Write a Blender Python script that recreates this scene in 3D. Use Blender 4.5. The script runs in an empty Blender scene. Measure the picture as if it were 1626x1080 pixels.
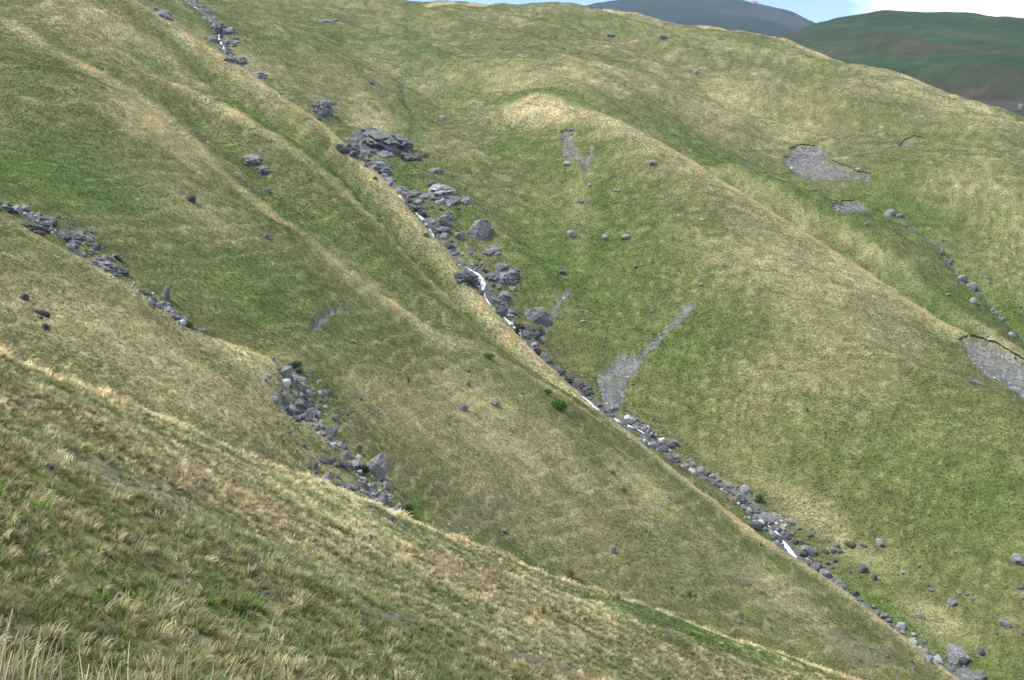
import bpy, bmesh, math, random
import numpy as np
from mathutils import Vector, Matrix, Quaternion

# ------------------------------------------------------------------ camera, sky, sun, exposure
scene = bpy.context.scene
C = scene.collection
CAM_H = 1.65                      # eye height above the ground under the photographer
FPX = 1744.0                      # focal length in pixels of the 1626 x 1080 photograph
PITCH = math.radians(-8.0)

cam_data = bpy.data.cameras.new('camera')
cam_data.sensor_width = 36.0
cam_data.lens = 36.0 * FPX / 1626.0
cam_data.clip_start = 0.05
cam_data.clip_end = 20000.0
cam = bpy.data.objects.new('camera', cam_data)
cam.location = (0, 0, CAM_H)
cam.rotation_euler = (math.radians(90) + PITCH, 0, 0)
C.objects.link(cam)
scene.camera = cam

SUN_ELEV = math.radians(60)
SUN_AZ = math.radians(-98)         # measured from +Y (view direction) towards +X
world = bpy.data.worlds.new('World')
scene.world = world
world.use_nodes = True
wn = world.node_tree.nodes
wl = world.node_tree.links
wn.clear()
w_out = wn.new('ShaderNodeOutputWorld')
w_bg = wn.new('ShaderNodeBackground')
w_sky = wn.new('ShaderNodeTexSky')
w_sky.sky_type = 'NISHITA'
w_sky.sun_disc = False
w_sky.sun_elevation = SUN_ELEV
w_sky.sun_rotation = SUN_AZ
w_sky.altitude = 2200
w_sky.air_density = 1.0
w_sky.dust_density = 0.2
w_sky.ozone_density = 2.0
w_bg.inputs['Strength'].default_value = 0.125
# broken cloud over the whole sky, from a noise of the direction
w_tc = wn.new('ShaderNodeTexCoord')
w_map = wn.new('ShaderNodeMapping')
w_map.inputs['Location'].default_value = (1.52, 0.35, 0.0)
w_map.inputs['Scale'].default_value = (1.0, 1.0, 2.6)
w_no = wn.new('ShaderNodeTexNoise')
w_no.inputs['Scale'].default_value = 2.3
w_no.inputs['Detail'].default_value = 7.0
w_no.inputs['Roughness'].default_value = 0.52
w_rp = wn.new('ShaderNodeValToRGB')
w_rp.color_ramp.elements[0].position = 0.44
w_rp.color_ramp.elements[1].position = 0.50
w_rp.color_ramp.elements[0].color = (1, 1, 1, 1)
w_rp.color_ramp.elements[1].color = (0, 0, 0, 1)
w_mix = wn.new('ShaderNodeMixRGB')
w_mix.inputs['Color2'].default_value = (8.6, 8.8, 9.2, 1)
wl.new(w_tc.outputs['Generated'], w_map.inputs['Vector'])
wl.new(w_map.outputs['Vector'], w_no.inputs['Vector'])
wl.new(w_no.outputs['Fac'], w_rp.inputs['Fac'])
wl.new(w_rp.outputs['Color'], w_mix.inputs['Fac'])
wl.new(w_sky.outputs['Color'], w_mix.inputs['Color1'])
wl.new(w_mix.outputs['Color'], w_bg.inputs['Color'])
wl.new(w_bg.outputs['Background'], w_out.inputs['Surface'])

sun_data = bpy.data.lights.new('sun', 'SUN')
sun_data.energy = 2.8
sun_data.angle = math.radians(3.0)
sun_data.color = (1.0, 0.955, 0.89)
sun = bpy.data.objects.new('sun', sun_data)
sd = Vector((math.sin(SUN_AZ) * math.cos(SUN_ELEV), math.cos(SUN_AZ) * math.cos(SUN_ELEV), math.sin(SUN_ELEV)))
sun.rotation_euler = sd.to_track_quat('Z', 'Y').to_euler()
sun.location = (0, 0, 120)
C.objects.link(sun)

scene.view_settings.view_transform = 'Standard'
scene.view_settings.look = 'None'
scene.view_settings.exposure = 0.97
scene.view_settings.gamma = 1.0
scene.view_settings.use_curve_mapping = False

rng = np.random.default_rng(7)
random.seed(7)

# ------------------------------------------------------------------ pixel <-> direction
def ray(px, py):
    """photo pixel -> azimuth from +Y and slope (rise over horizontal run)"""
    px = np.asarray(px, float); py = np.asarray(py, float)
    a = (px - 813.0) / FPX; b = (540.0 - py) / FPX
    x = a; y = math.cos(PITCH) - b * math.sin(PITCH); z = math.sin(PITCH) + b * math.cos(PITCH)
    h = np.hypot(x, y)
    return np.arctan2(x, y), z / h

def to_pixel(x, y, z):
    z = z - CAM_H
    f = y * math.cos(PITCH) + z * math.sin(PITCH)
    u = -y * math.sin(PITCH) + z * math.cos(PITCH)
    f = np.maximum(f, 1e-3)
    return 813.0 + FPX * x / f, 540.0 - FPX * u / f
NAZ, NR, NFAR = 760, 850, 120          # grid of the land
GRASS_K = 1.0
HAZE = 0.00010
# ------------------------------------------------------------------ numpy noise
def _hash(ix, iy, s):
    h = (ix.astype(np.int64) * 374761393 + iy.astype(np.int64) * 668265263 + s * 974634777) & 0x7fffffff
    h = ((h ^ (h >> 13)) * 1274126177) & 0x7fffffff
    return ((h ^ (h >> 16)) & 0xffff).astype(np.float32) / 65535.0

def noise2(x, y, s=0):
    """smooth value noise in -1..1"""
    fx = np.floor(x); fy = np.floor(y)
    tx = (x - fx).astype(np.float32); ty = (y - fy).astype(np.float32)
    tx = tx * tx * tx * (tx * (tx * 6 - 15) + 10); ty = ty * ty * ty * (ty * (ty * 6 - 15) + 10)
    ix = fx.astype(np.int64); iy = fy.astype(np.int64)
    a = _hash(ix, iy, s); b = _hash(ix + 1, iy, s); c = _hash(ix, iy + 1, s); d = _hash(ix + 1, iy + 1, s)
    return (a + (b - a) * tx + (c - a) * ty + (a - b - c + d) * tx * ty) * 2 - 1

def fbm(x, y, oct=4, s=0, gain=0.5):
    v = 0; am = 1; tot = 0
    for k in range(oct):
        ca, sa = math.cos(k * 1.1 + .5), math.sin(k * 1.1 + .5)
        v = v + am * noise2((x * ca - y * sa) * 2 ** k, (x * sa + y * ca) * 2 ** k, s + k * 17)
        tot += am; am *= gain
    return v / tot

def sstep(a, b, x):
    t = np.clip((x - a) / (b - a), 0, 1)
    return t * t * (3 - 2 * t)

# ------------------------------------------------------------------ the lie of the land
# Crest and gully lines as (photo x, photo y, ground distance in metres).
R0 = [(-250, 470, 17), (-120, 520, 19.5), (0, 572, 22), (150, 628, 24), (300, 690, 26.5), (450, 752, 29), (640, 832, 32), (760, 878, 34), (860, 916, 36), (1000, 962, 38.5), (1150, 1013, 41), (1330, 1074, 44), (1480, 1125, 47)]
R1 = [(-200, 250, 84), (-80, 300, 79), (0, 342, 75), (50, 371, 74), (100, 398, 73), (150, 424, 72), (200, 452, 71), (250, 490, 70), (300, 526, 69), (350, 545, 68.5), (400, 562, 68), (440, 583, 67.5)]
LST = [(-150, 245, 92), (0, 320, 87), (40, 336, 85.5), (90, 365, 83.5), (120, 392, 82), (145, 416, 80.5), (175, 436, 79), (225, 466, 77), (260, 498, 75.5), (285, 512, 74.5), (350, 562, 72.8), (420, 588, 71), (470, 596, 69.5), (484, 625, 67.8), (478, 645, 67), (458, 662, 66.4), (490, 676, 65.6), (520, 694, 64.8), (545, 714, 63.8), (565, 735, 62.8), (585, 765, 61.6), (600, 790, 60.6), (640, 828, 59.4)]
LST_HID = [(760, 925, 58), (900, 1005, 57.5), (1100, 1085, 60), (1330, 1135, 64), (1480, 1160, 70)]
R2A = [(100, -55, 222), (200, 0, 208), (300, 58, 198), (380, 104, 190), (440, 150, 184), (520, 206, 176), (570, 252, 170), (620, 300, 164), (660, 345, 158), (715, 403, 151), (750, 448, 147), (800, 510, 141), (850, 563, 135), (900, 609, 130), (950, 650, 125), (1000, 690, 119), (1050, 732, 115), (1100, 772, 111.5), (1150, 810, 108), (1200, 847, 105), (1280, 898, 101.5), (1360, 953, 98), (1420, 1003, 95), (1480, 1050, 92), (1560, 1110, 89)]
R2M = [(250, 120, 172), (330, 160, 165), (420, 207, 158), (480, 243, 153), (540, 287, 148), (600, 342, 143), (660, 410, 137), (720, 478, 131), (790, 540, 126)]
R2B = [(-60, -10, 180), (30, 35, 174), (110, 80, 165), (233, 162, 150), (300, 222, 142), (366, 283, 135), (470, 366, 125), (560, 440, 118), (640, 500, 112), (700, 540, 108), (760, 556, 109), (820, 585, 111), (880, 618, 113), (930, 655, 114.5)]
MST = [(290, -6, 300), (318, 14, 288), (345, 42, 276), (352, 70, 266), (372, 100, 258), (410, 135, 246), (470, 180, 232), (520, 220, 221), (556, 244, 213), (575, 256, 208), (590, 275, 204), (625, 300, 197), (655, 332, 191), (672, 344, 188), (684, 362, 185), (700, 392, 181), (725, 415, 177.5), (758, 432, 174), (768, 452, 171), (776, 474, 168), (795, 492, 165.5), (812, 506, 163), (830, 524, 160), (838, 545, 157.5), (860, 565, 155), (880, 582, 152.5), (900, 600, 150), (918, 616, 148), (945, 640, 145.5), (975, 656, 143), (1005, 672, 140.5), (1035, 690, 138), (1050, 712, 135.5), (1085, 735, 133), (1120, 752, 130.5), (1160, 776, 128), (1182, 793, 126.2), (1205, 815, 124), (1236, 842, 121), (1250, 862, 119.5), (1268, 886, 117.5), (1290, 905, 115.8), (1320, 925, 114), (1362, 958, 111.3), (1420, 1000, 108), (1478, 1048, 104.5), (1525, 1080, 102), (1600, 1130, 99)]
R3 = [(850, 150, 252), (950, 182, 240), (1020, 215, 233), (1080, 250, 226), (1160, 296, 217), (1250, 352, 206), (1330, 405, 198), (1400, 448, 192), (1460, 488, 187), (1520, 530, 182), (1575, 555, 178), (1626, 577, 174), (1720, 620, 168)]
R3P = [(1150, 272, 232), (1250, 322, 222), (1330, 362, 215), (1400, 405, 209), (1470, 455, 203), (1550, 512, 196), (1626, 560, 190)]
ST3 = [(1080, 218, 254), (1180, 262, 247), (1270, 296, 242), (1340, 322, 238), (1420, 350, 232), (1470, 376, 227), (1492, 400, 223), (1515, 432, 218), (1545, 462, 213), (1575, 492, 208), (1600, 520, 204), (1640, 560, 199)]
RILL = [(648, 30, 372), (650, 60, 335), (655, 95, 305), (640, 125, 283), (645, 155, 265), (660, 180, 253), (655, 215, 238), (650, 238, 226), (632, 262, 214)]
R4 = [(300, -45, 430), (430, -22, 422), (560, -6, 415), (640, 4, 412), (760, 13, 408), (880, 16, 404), (960, 20, 400), (1060, 36, 394), (1120, 48, 388), (1200, 58, 378), (1250, 66, 368), (1300, 82, 352), (1350, 98, 338), (1400, 110, 326), (1450, 132, 315), (1500, 152, 305), (1570, 175, 294), (1626, 196, 286), (1720, 230, 276)]
FACE = [  # points on the open slopes
    # slope behind the first crest
    (-150, 500, 44), (0, 562, 45), (0, 500, 53), (0, 420, 65), (60, 560, 48), (150, 600, 47), (150, 540, 56), (150, 480, 65), (300, 672, 48), (300, 610, 57), (300, 560, 64),
    (420, 720, 52), (420, 650, 60), (520, 775, 54.5), (480, 740, 58), (570, 800, 57),
    # middle spur, side facing the camera
    (0, 285, 98), (0, 200, 118), (0, 110, 142), (-100, 180, 125), (100, 300, 98), (100, 200, 124), (120, 130, 140), (200, 390, 90), (200, 300, 106), (200, 220, 126),
    (300, 450, 86), (300, 370, 99), (300, 290, 119), (380, 520, 80), (400, 420, 97), (400, 350, 114), (470, 560, 76), (480, 480, 92), (500, 430, 106), (560, 640, 76), (560, 560, 85), (560, 500, 97),
    (640, 740, 70), (640, 650, 82), (640, 570, 94), (700, 800, 70), (700, 700, 81), (700, 610, 95), (800, 870, 70), (800, 760, 81), (800, 660, 95), (900, 920, 72), (900, 820, 83), (900, 720, 96),
    (1000, 945, 74), (1000, 860, 84), (1000, 770, 98), (1120, 990, 75), (1120, 900, 86), (1250, 1030, 77), (1250, 960, 86), (1380, 1062, 80), (1380, 1010, 87),
    # swales on the middle spur
    (330, 195, 152), (430, 275, 142), (520, 350, 133), (600, 420, 126), (690, 500, 119), (330, 110, 182), (450, 195, 168), (540, 260, 160), (620, 350, 151), (700, 430, 143), (800, 545, 130),
    # far bank of the main stream, up to the skyline
    (450, 105, 262), (540, 150, 252), (600, 160, 250), (590, 195, 240), (560, 60, 320), (440, 40, 320), (500, 20, 365), (640, 60, 340), (700, 160, 268), (720, 250, 222), (690, 300, 203), (760, 350, 195), (780, 100, 300), (760, 50, 350), (850, 80, 318),
    (820, 200, 245), (820, 300, 213), (850, 400, 190), (850, 480, 173), (900, 560, 161), (950, 500, 172), (950, 400, 188), (930, 290, 211), (1000, 600, 154), (1000, 450, 178), (1000, 350, 197), (1000, 260, 217),
    (1100, 700, 141), (1100, 600, 153), (1100, 500, 167), (1100, 400, 183), (1100, 310, 203), (1200, 760, 132.5), (1200, 650, 144), (1200, 550, 157), (1200, 450, 173), (1200, 370, 192), (1300, 830, 124), (1300, 700, 137), (1300, 600, 149), (1300, 500, 165), (1300, 430, 184),
    (1400, 930, 116), (1400, 800, 127), (1400, 680, 139), (1400, 580, 152), (1400, 500, 172), (1500, 1020, 108.5), (1500, 900, 117.5), (1500, 780, 128), (1500, 660, 141), (1500, 585, 157), (1600, 1060, 105.5), (1600, 950, 113), (1600, 820, 123), (1600, 700, 135), (1600, 625, 152), (1720, 900, 117), (1720, 700, 138),
    # bowl beyond the third spur
    (1000, 140, 278), (1000, 90, 318), (1100, 190, 272), (1100, 120, 318), (1180, 160, 298), (1180, 100, 338), (1260, 250, 266), (1260, 190, 290), (1260, 130, 318), (1350, 270, 256), (1350, 210, 278), (1350, 150, 302), (1450, 330, 240), (1450, 270, 254), (1450, 200, 276), (1550, 420, 222), (1550, 340, 236), (1550, 260, 252), (1626, 460, 212), (1626, 360, 228), (1626, 270, 248), (1720, 400, 220), (900, 45, 360), (1000, 55, 358), (1110, 80, 348),
]
# far country
L5 = [(1130, 90, 960), (1230, 62, 960), (1262, 50, 955), (1290, 39, 950), (1340, 27, 940), (1410, 20, 930), (1470, 22, 920), (1510, 25, 910), (1560, 33, 900), (1626, 32, 890), (1760, 45, 880)]
L5F = [(1300, 90, 720), (1380, 62, 760), (1460, 60, 740), (1440, 108, 640), (1490, 140, 600), (1540, 70, 700), (1600, 90, 640), (1560, 130, 590), (1626, 150, 560), (1626, 60, 740), (1720, 150, 560), (1380, 100, 640), (1280, 110, 720)]
L6 = [(820, 60, 2700), (900, 40, 2700), (950, 18, 2700), (985, 13, 2700), (1000, 12, 2690), (1026, 5, 2680), (1050, 9, 2670), (1075, 2, 2700), (1100, -7, 2750), (1140, -6, 2750), (1165, 2, 2700), (1190, 4, 2650), (1215, 10, 2600), (1240, 19, 2560), (1262, 27, 2520), (1281, 36, 2500), (1330, 70, 2500), (1500, 110, 2500)]
L6F = [(1000, 45, 2250), (1080, 50, 2150), (1150, 40, 2200), (1200, 60, 2100), (1250, 70, 2050)]

def dens(poly, step=22):
    out = []
    for (x0, y0, d0), (x1, y1, d1) in zip(poly[:-1], poly[1:]):
        n = max(1, int(math.hypot(x1 - x0, y1 - y0) / step))
        for k in range(n):
            t = k / n
            out.append((x0 + (x1 - x0) * t, y0 + (y1 - y0) * t, math.exp(math.log(d0) * (1 - t) + math.log(d1) * t)))
    out.append(poly[-1])
    return out

def behind(poly, dy, k, step=60):
    return [(x, y + dy, d * k) for (x, y, d) in dens(poly, step)]

ctrl = []
for p in (R0, R1, LST, R2A, MST, R3, RILL, R4):
    ctrl += dens(p)
for p in (R2M, R2B, R3P, ST3, LST_HID):
    ctrl += dens(p, 40)
ctrl += FACE
for kd, dy in ((.92, 6), (.85, 14), (.7, 42), (.5, 118)):      # the near slope, below its crest
    ctrl += [(x, y + dy, d * kd) for (x, y, d) in dens(R0, 110)]
ctrl += behind(R0, 45, 1.09) + behind([p for p in R0 if p[0] < 500], 14, 1.45, 90)
ctrl += behind([p for p in R1 if p[0] < 330], 22, 1.05)
ctrl += behind([p for p in R2A if p[0] < 940], 42, 1.06)
ctrl += behind([p for p in R2A if p[0] >= 940], 6, 1.04)
ctrl += behind([p for p in R3 if p[0] > 1000], 34, 1.035)
ctrl += behind(R4, 20, 1.10, 90) + behind(R4, 70, 1.35, 120)
ctrl += dens(L5, 40) + L5F + behind(L5, 25, 1.25, 90) + dens(L6, 20) + L6F + behind(L6, 30, 1.3, 80)
ca, cw, cd = [], [], []
P = np.array(ctrl, float)
az, w = ray(P[:, 0], P[:, 1])
pts_a = list(az); pts_s = list(np.log(P[:, 2])); pts_q = list(w + CAM_H / P[:, 2])
GA, GB = -0.457, -0.29                      # fall of the slope the photographer stands on
def plane_q(a): return GA * math.sin(a) + GB * math.cos(a)
for a in np.radians(np.arange(-44, 45, 8.0)):
    for r in (0.6, 2, 4, 6.5):
        bump = 0.0
        pts_a.append(a); pts_s.append(math.log(r)); pts_q.append(plane_q(a) + bump)
for adeg in (-180, -140, -100, -70, -52, 52, 70, 100, 140, 180):
    a = math.radians(adeg)
    for r in (0.6, 3, 12, 40, 110, 300, 500, 900, 2500, 4200):
        q = plane_q(a) * 0.9
        q = q * (1 - 0.75 * float(sstep(math.log(20), math.log(600), np.array(math.log(r))))) + 0.03
        pts_a.append(a); pts_s.append(math.log(r)); pts_q.append(q)
for adeg in (-40, -30, -20, -10, 0, 10, 20, 30, 40):
    a = math.radians(adeg)
    pts_a.append(a); pts_s.append(math.log(4300)); pts_q.append(0.03)
for adeg in (-44, -36, -30, -24, -18, -12, -6, 0):
    for r, q in ((520, .10), (900, .05), (2500, .03)):
        pts_a.append(math.radians(adeg)); pts_s.append(math.log(r)); pts_q.append(q)
for adeg in (-30, -36, -44):                       # hill going on to the left of the frame
    for r, q in ((30, -.05), (60, -.02), (110, .06), (170, .14), (240, .16), (330, .17)):
        pts_a.append(math.radians(adeg)); pts_s.append(math.log(r)); pts_q.append(q)
for adeg in (31, 38, 45):                          # and to the right
    for r, q in ((30, -.40), (60, -.40), (105, -.42), (150, -.24), (200, -.13), (260, -.02), (340, .02), (560, .05), (900, .12)):
        pts_a.append(math.radians(adeg)); pts_s.append(math.log(r)); pts_q.append(q)
pts = np.stack([np.array(pts_a), np.array(pts_s)], 1)
val = np.array(pts_q)
keep = []                                   # drop near-duplicates
for i in range(len(pts)):
    if all((pts[i] - pts[j]) @ (pts[i] - pts[j]) > 0.004 ** 2 for j in keep[-400:]):
        keep.append(i)
pts = pts[keep]; val = val[keep]
CS = 0.006
def phi(d2): return np.sqrt(d2 + CS * CS)
n = len(pts)
A = phi(((pts[:, None] - pts[None]) ** 2).sum(-1)) - 1.2e-3 * np.eye(n)
Pm = np.concatenate([np.ones((n, 1)), pts], 1)
K = np.block([[A, Pm], [Pm.T, np.zeros((3, 3))]])
sol = np.linalg.solve(K, np.concatenate([val, np.zeros(3)]))
lam = sol[:n].astype(np.float32); poly = sol[n:]
print('terrain control points', n)

def base_q(a, s):
    sh = a.shape
    a = a.ravel().astype(np.float32); s = s.ravel().astype(np.float32)
    out = np.empty(a.size, np.float32)
    pa = pts[:, 0].astype(np.float32); ps = pts[:, 1].astype(np.float32)
    CH = 30000
    for i in range(0, a.size, CH):
        d = np.subtract.outer(a[i:i + CH], pa); d *= d
        e = np.subtract.outer(s[i:i + CH], ps); e *= e
        d += e; d += np.float32(CS * CS); np.sqrt(d, out=d)
        out[i:i + CH] = d @ lam
    return (out + poly[0] + poly[1] * a + poly[2] * s).reshape(sh)

# regular grid in azimuth and log distance (a conformal map of the ground, so cells stay square)
AZ = np.concatenate([np.radians(np.linspace(-180, -36, 40)[:-1]), np.radians(np.linspace(-36, 36, NAZ)), np.radians(np.linspace(36, 180, 40)[1:])])
RS = np.concatenate([np.exp(np.linspace(math.log(0.25), math.log(3.0), 24)[:-1]), np.exp(np.linspace(math.log(3.0), math.log(450), NR)), np.exp(np.linspace(math.log(450), math.log(4200), NFAR)[1:])])
LS = np.log(RS)
# coarse-grid evaluation then cubic upsampling keeps the set-up time short
ca_ = np.concatenate([AZ[:39:3], np.radians(np.linspace(-36, 36, 500)), AZ[-39::3]])
cs_ = np.concatenate([LS[:23:4], np.linspace(math.log(3.0), math.log(450), 520), LS[23 + NR::2]])
if cs_[-1] < LS[-1] - 1e-6: cs_ = np.append(cs_, LS[-1])
if ca_[-1] < AZ[-1] - 1e-6: ca_ = np.append(ca_, AZ[-1])
Qc = base_q(*np.meshgrid(ca_, cs_, indexing='ij'))
def catmull(Q, xs, x, axis):
    i = np.clip(np.searchsorted(xs, x, side='right') - 1, 0, len(xs) - 2)
    t = ((x - xs[i]) / (xs[i + 1] - xs[i])).astype(np.float32)
    g = lambda k: np.take(Q, np.clip(i + k, 0, len(xs) - 1), axis=axis)
    sh = [1, 1]; sh[axis] = -1; t = t.reshape(sh)
    p0, p1, p2, p3 = g(-1), g(0), g(1), g(2)
    return p1 + 0.5 * t * (p2 - p0 + t * (2 * p0 - 5 * p1 + 4 * p2 - p3 + t * (3 * (p1 - p2) + p3 - p0)))
Q = catmull(catmull(Qc, ca_, AZ, 0), cs_, LS, 1)
GAZ, GR = np.meshgrid(AZ, RS, indexing='ij')
X = (GR * np.sin(GAZ)).astype(np.float32); Y = (GR * np.cos(GAZ)).astype(np.float32)
Z = (Q * GR).astype(np.float32)
# ------------------------------------------------------------------ lookups on the polar grid
def polar(poly):
    P = np.array(poly, float)
    a, _ = ray(P[:, 0], P[:, 1])
    return np.stack([a, np.log(P[:, 2])], 1)

def smooth_line(pl, n=8):
    """Catmull-Rom through polar points -> dense world xy"""
    out = []
    for i in range(len(pl) - 1):
        p0, p1, p2, p3 = pl[max(i - 1, 0)], pl[i], pl[i + 1], pl[min(i + 2, len(pl) - 1)]
        for k in range(n):
            t = k / n
            out.append(p1 + 0.5 * t * (p2 - p0 + t * (2 * p0 - 5 * p1 + 4 * p2 - p3 + t * (3 * (p1 - p2) + p3 - p0))))
    out.append(pl[-1])
    q = np.array(out); r = np.exp(q[:, 1])
    return np.stack([r * np.sin(q[:, 0]), r * np.cos(q[:, 0])], 1)

def seg_dist(px, py, line, closed=False):
    """distance and parameter from points to a polyline"""
    best = np.full(px.shape, 1e9, np.float32); par = np.zeros(px.shape, np.float32)
    L = len(line)
    for i in range(L if closed else L - 1):
        a = line[i]; b = line[(i + 1) % L]
        d = b - a; l2 = float(d @ d) + 1e-12
        t = np.clip(((px - a[0]) * d[0] + (py - a[1]) * d[1]) / l2, 0, 1)
        dd = np.hypot(px - a[0] - t * d[0], py - a[1] - t * d[1])
        m = dd < best
        best = np.where(m, dd, best); par = np.where(m, i + t, par)
    return best, par

def grid_ix(x, y):
    a = np.arctan2(x, y); s = np.log(np.maximum(np.hypot(x, y), RS[0] * 1.001))
    i = np.clip(np.searchsorted(AZ, a, side='right') - 1, 0, len(AZ) - 2)
    j = np.clip(np.searchsorted(LS, s, side='right') - 1, 0, len(LS) - 2)
    return i, j, np.clip((a - AZ[i]) / (AZ[i + 1] - AZ[i]), 0, 1), np.clip((s - LS[j]) / (LS[j + 1] - LS[j]), 0, 1)

def sample(F, x, y):
    i, j, u, v = grid_ix(x, y)
    return F[i, j] * (1 - u) * (1 - v) + F[i + 1, j] * u * (1 - v) + F[i, j + 1] * (1 - u) * v + F[i + 1, j + 1] * u * v

def height(x, y):
    return sample(Z, np.asarray(x, float), np.asarray(y, float))

def hit(px, py, rmin=2.5):
    """where the line of sight through a photo pixel first meets the ground"""
    a, w = ray(px, py); a = float(a); w = float(w)
    i = int(np.clip(np.searchsorted(AZ, a, side='right') - 1, 0, len(AZ) - 2)); u = (a - AZ[i]) / (AZ[i + 1] - AZ[i])
    col = Z[i] * (1 - u) + Z[i + 1] * u
    ww = (col - CAM_H) / RS
    j0 = int(np.searchsorted(RS, rmin))
    k = np.nonzero(ww[j0:] >= w)[0]
    if len(k) == 0:
        j = j0 + int(np.argmax(ww[j0:len(RS) - NFAR])); r = RS[j]
    else:
        j = max(j0 + int(k[0]), 1)
        t = (w - ww[j - 1]) / (ww[j] - ww[j - 1] + 1e-9)
        r = RS[j - 1] + (RS[j] - RS[j - 1]) * min(max(t, 0), 1)
    x = r * math.sin(a); y = r * math.cos(a)
    return x, y, float(height(x, y)), r

# ------------------------------------------------------------------ relief: hummocks, sheep tracks, stream beds, slips
streams = {
    'main': (smooth_line(polar(MST)), 0.55, 1.6),
    'near': (smooth_line(polar(LST + LST_HID)), 0.34, 0.7),
    'third': (smooth_line(polar(ST3)), 0.25, 1.0),
    'rill': (smooth_line(polar(RILL)), 0.45, 1.0),
}
core = slice(23, 23 + NR)
Rg = GR
# crest proximity in the conformal (azimuth, log r) plane, evaluated on the coarse grid
cA, cS = np.meshgrid(ca_, cs_, indexing='ij')
def up(F):
    """bilinear from the coarse grid to the full one"""
    def lin(Q, xs, x, axis):
        i = np.clip(np.searchsorted(xs, x, side='right') - 1, 0, len(xs) - 2)
        t = np.clip((x - xs[i]) / (xs[i + 1] - xs[i]), 0, 1).astype(np.float32)
        sh = [1, 1]; sh[axis] = -1; t = t.reshape(sh)
        return np.take(Q, i, axis=axis) * (1 - t) + np.take(Q, i + 1, axis=axis) * t
    return lin(lin(F.astype(np.float32), ca_, AZ, 0), cs_, LS, 1)

d_main_c, _ = seg_dist(cA, cS, polar(MST)); d_near_c, _ = seg_dist(cA, cS, polar(LST)); d_third_c, _ = seg_dist(cA, cS, polar(ST3))
gul = up(np.exp(-(np.minimum(np.minimum(d_main_c, d_near_c), d_third_c) / 0.03) ** 2))
far = sstep(60, 160, Rg)
d_cr_c = np.minimum(seg_dist(cA, cS, polar(R2A))[0], seg_dist(cA, cS, polar(R3))[0])
calm = (1 - 0.75 * gul) * (1 - .8 * up(np.exp(-(d_cr_c / .028) ** 2)))
close = 1 - sstep(450, 520, Rg)
Z0 = Z.copy()
Z = Z + (1.2 * far * fbm(X / 24, Y / 24, 2, 3) + 0.7 * far * fbm(X / 8.5, Y / 8.5, 2, 40)) * calm * close
rib_u, rib_v = .8 * X + .6 * Y, .6 * X - .8 * Y          # ribs and runnels that run down the fall of the hill
Z = Z + (2.3 * (1 + .5 * sstep(210, 280, Rg)) * fbm(rib_u / 17, rib_v / 60, 2, 131) + 1.0 * fbm(rib_u / 6.5, rib_v / 26, 2, 141)) * sstep(110, 190, Rg) * calm * close
Z = Z + 0.16 * fbm(X / 4.2, Y / 4.2, 3, 11) * (0.35 + 0.65 * sstep(8, 60, Rg)) * close
Z = Z + (0.085 + .05 * (1 - sstep(35, 60, Rg))) * fbm(X / 1.1, Y / 1.1, 3, 21) * sstep(0.5, 4, Rg) * close * (1 + sstep(50, 120, Rg))
# sheep tracks: little steps that follow the contours
amp = 0.11 * (0.45 + 0.55 * sstep(-0.2, 0.35, fbm(X / 7, Y / 7, 2, 77))) * sstep(3, 9, Rg) * (1 + 1.2 * sstep(60, 140, Rg)) * close
ph = Z0 / np.exp(np.interp(np.log(Rg), [np.log(20), np.log(120), np.log(300)], [np.log(.42), np.log(1.1), np.log(2.2)])) + (0.9 * fbm(X / 3.2, Y / 3.2, 3, 91) * (1 - .6 * sstep(40, 120, Rg)) + 1.1 * fbm(X / 14, Y / 14, 3, 95) * sstep(40, 120, Rg)) + 0.05 * X
fr = ph - np.floor(ph)
Z = Z + amp * (np.where(fr < 0.72, fr / 0.72, (1 - fr) / 0.28) - 0.5)
# far hills get their own broken relief
fm = sstep(470, 600, Rg)
Z = Z + fm * Rg * (0.006 * (1 - .75 * sstep(1300, 1800, Rg)) * fbm(X / 60, Y / 60, 4, 5) - 0.034 * (1 - np.abs(fbm(X / 130 + .5 * Y / 130, Y / 330, 3, 15))) ** 5 * sstep(480, 560, Rg) * (1 - sstep(760, 880, Rg)) + 0.0045 * np.abs(fbm(X / 200, Y / 260, 4, 8)) * sstep(1300, 2000, Rg))
# hollows between the folds of the spurs
SW1 = [(300, 170, 156), (430, 275, 142), (520, 350, 133), (600, 420, 126), (690, 500, 119)]
SW2 = [(260, 70, 190), (330, 110, 182), (450, 195, 168), (540, 260, 160), (620, 350, 151), (700, 430, 143), (800, 545, 130), (900, 622, 124)]
SW3 = [(1120, 272, 231), (1250, 335, 213), (1330, 382, 206), (1430, 440, 198), (1540, 520, 188)]
for pl, dep, wd in ((SW1, 2.6, .022), (SW2, 2.8, .022), (SW3, 2.4, .016)):
    dd, _ = seg_dist(cA, cS, polar(pl))
    Z = Z - dep * up(np.exp(-(dd / wd) ** 2))
# stream beds
sdist = {}
for k, (line, dep, wid) in streams.items():
    bx0, by0 = line.min(0) - 8; bx1, by1 = line.max(0) + 8
    m = (X > bx0) & (X < bx1) & (Y > by0) & (Y < by1)
    xs_, ys_ = X[m], Y[m]
    wob = 0.5 * fbm(xs_ / 2.2, ys_ / 2.2, 2, 33)
    dd, pp = seg_dist(xs_, ys_, line)
    Zm = Z[m]
    Z[m] = Zm - dep * np.exp(-((dd + wob * 0.6) / wid) ** 2) + 0.35 * dep * np.exp(-((dd - 2.4 * wid) / (0.9 * wid)) ** 2) * (wob > -0.1) * 0.5
    F = np.full(X.shape, 99, np.float32); F[m] = dd + wob * 0.4
    sdist[k] = F

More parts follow.
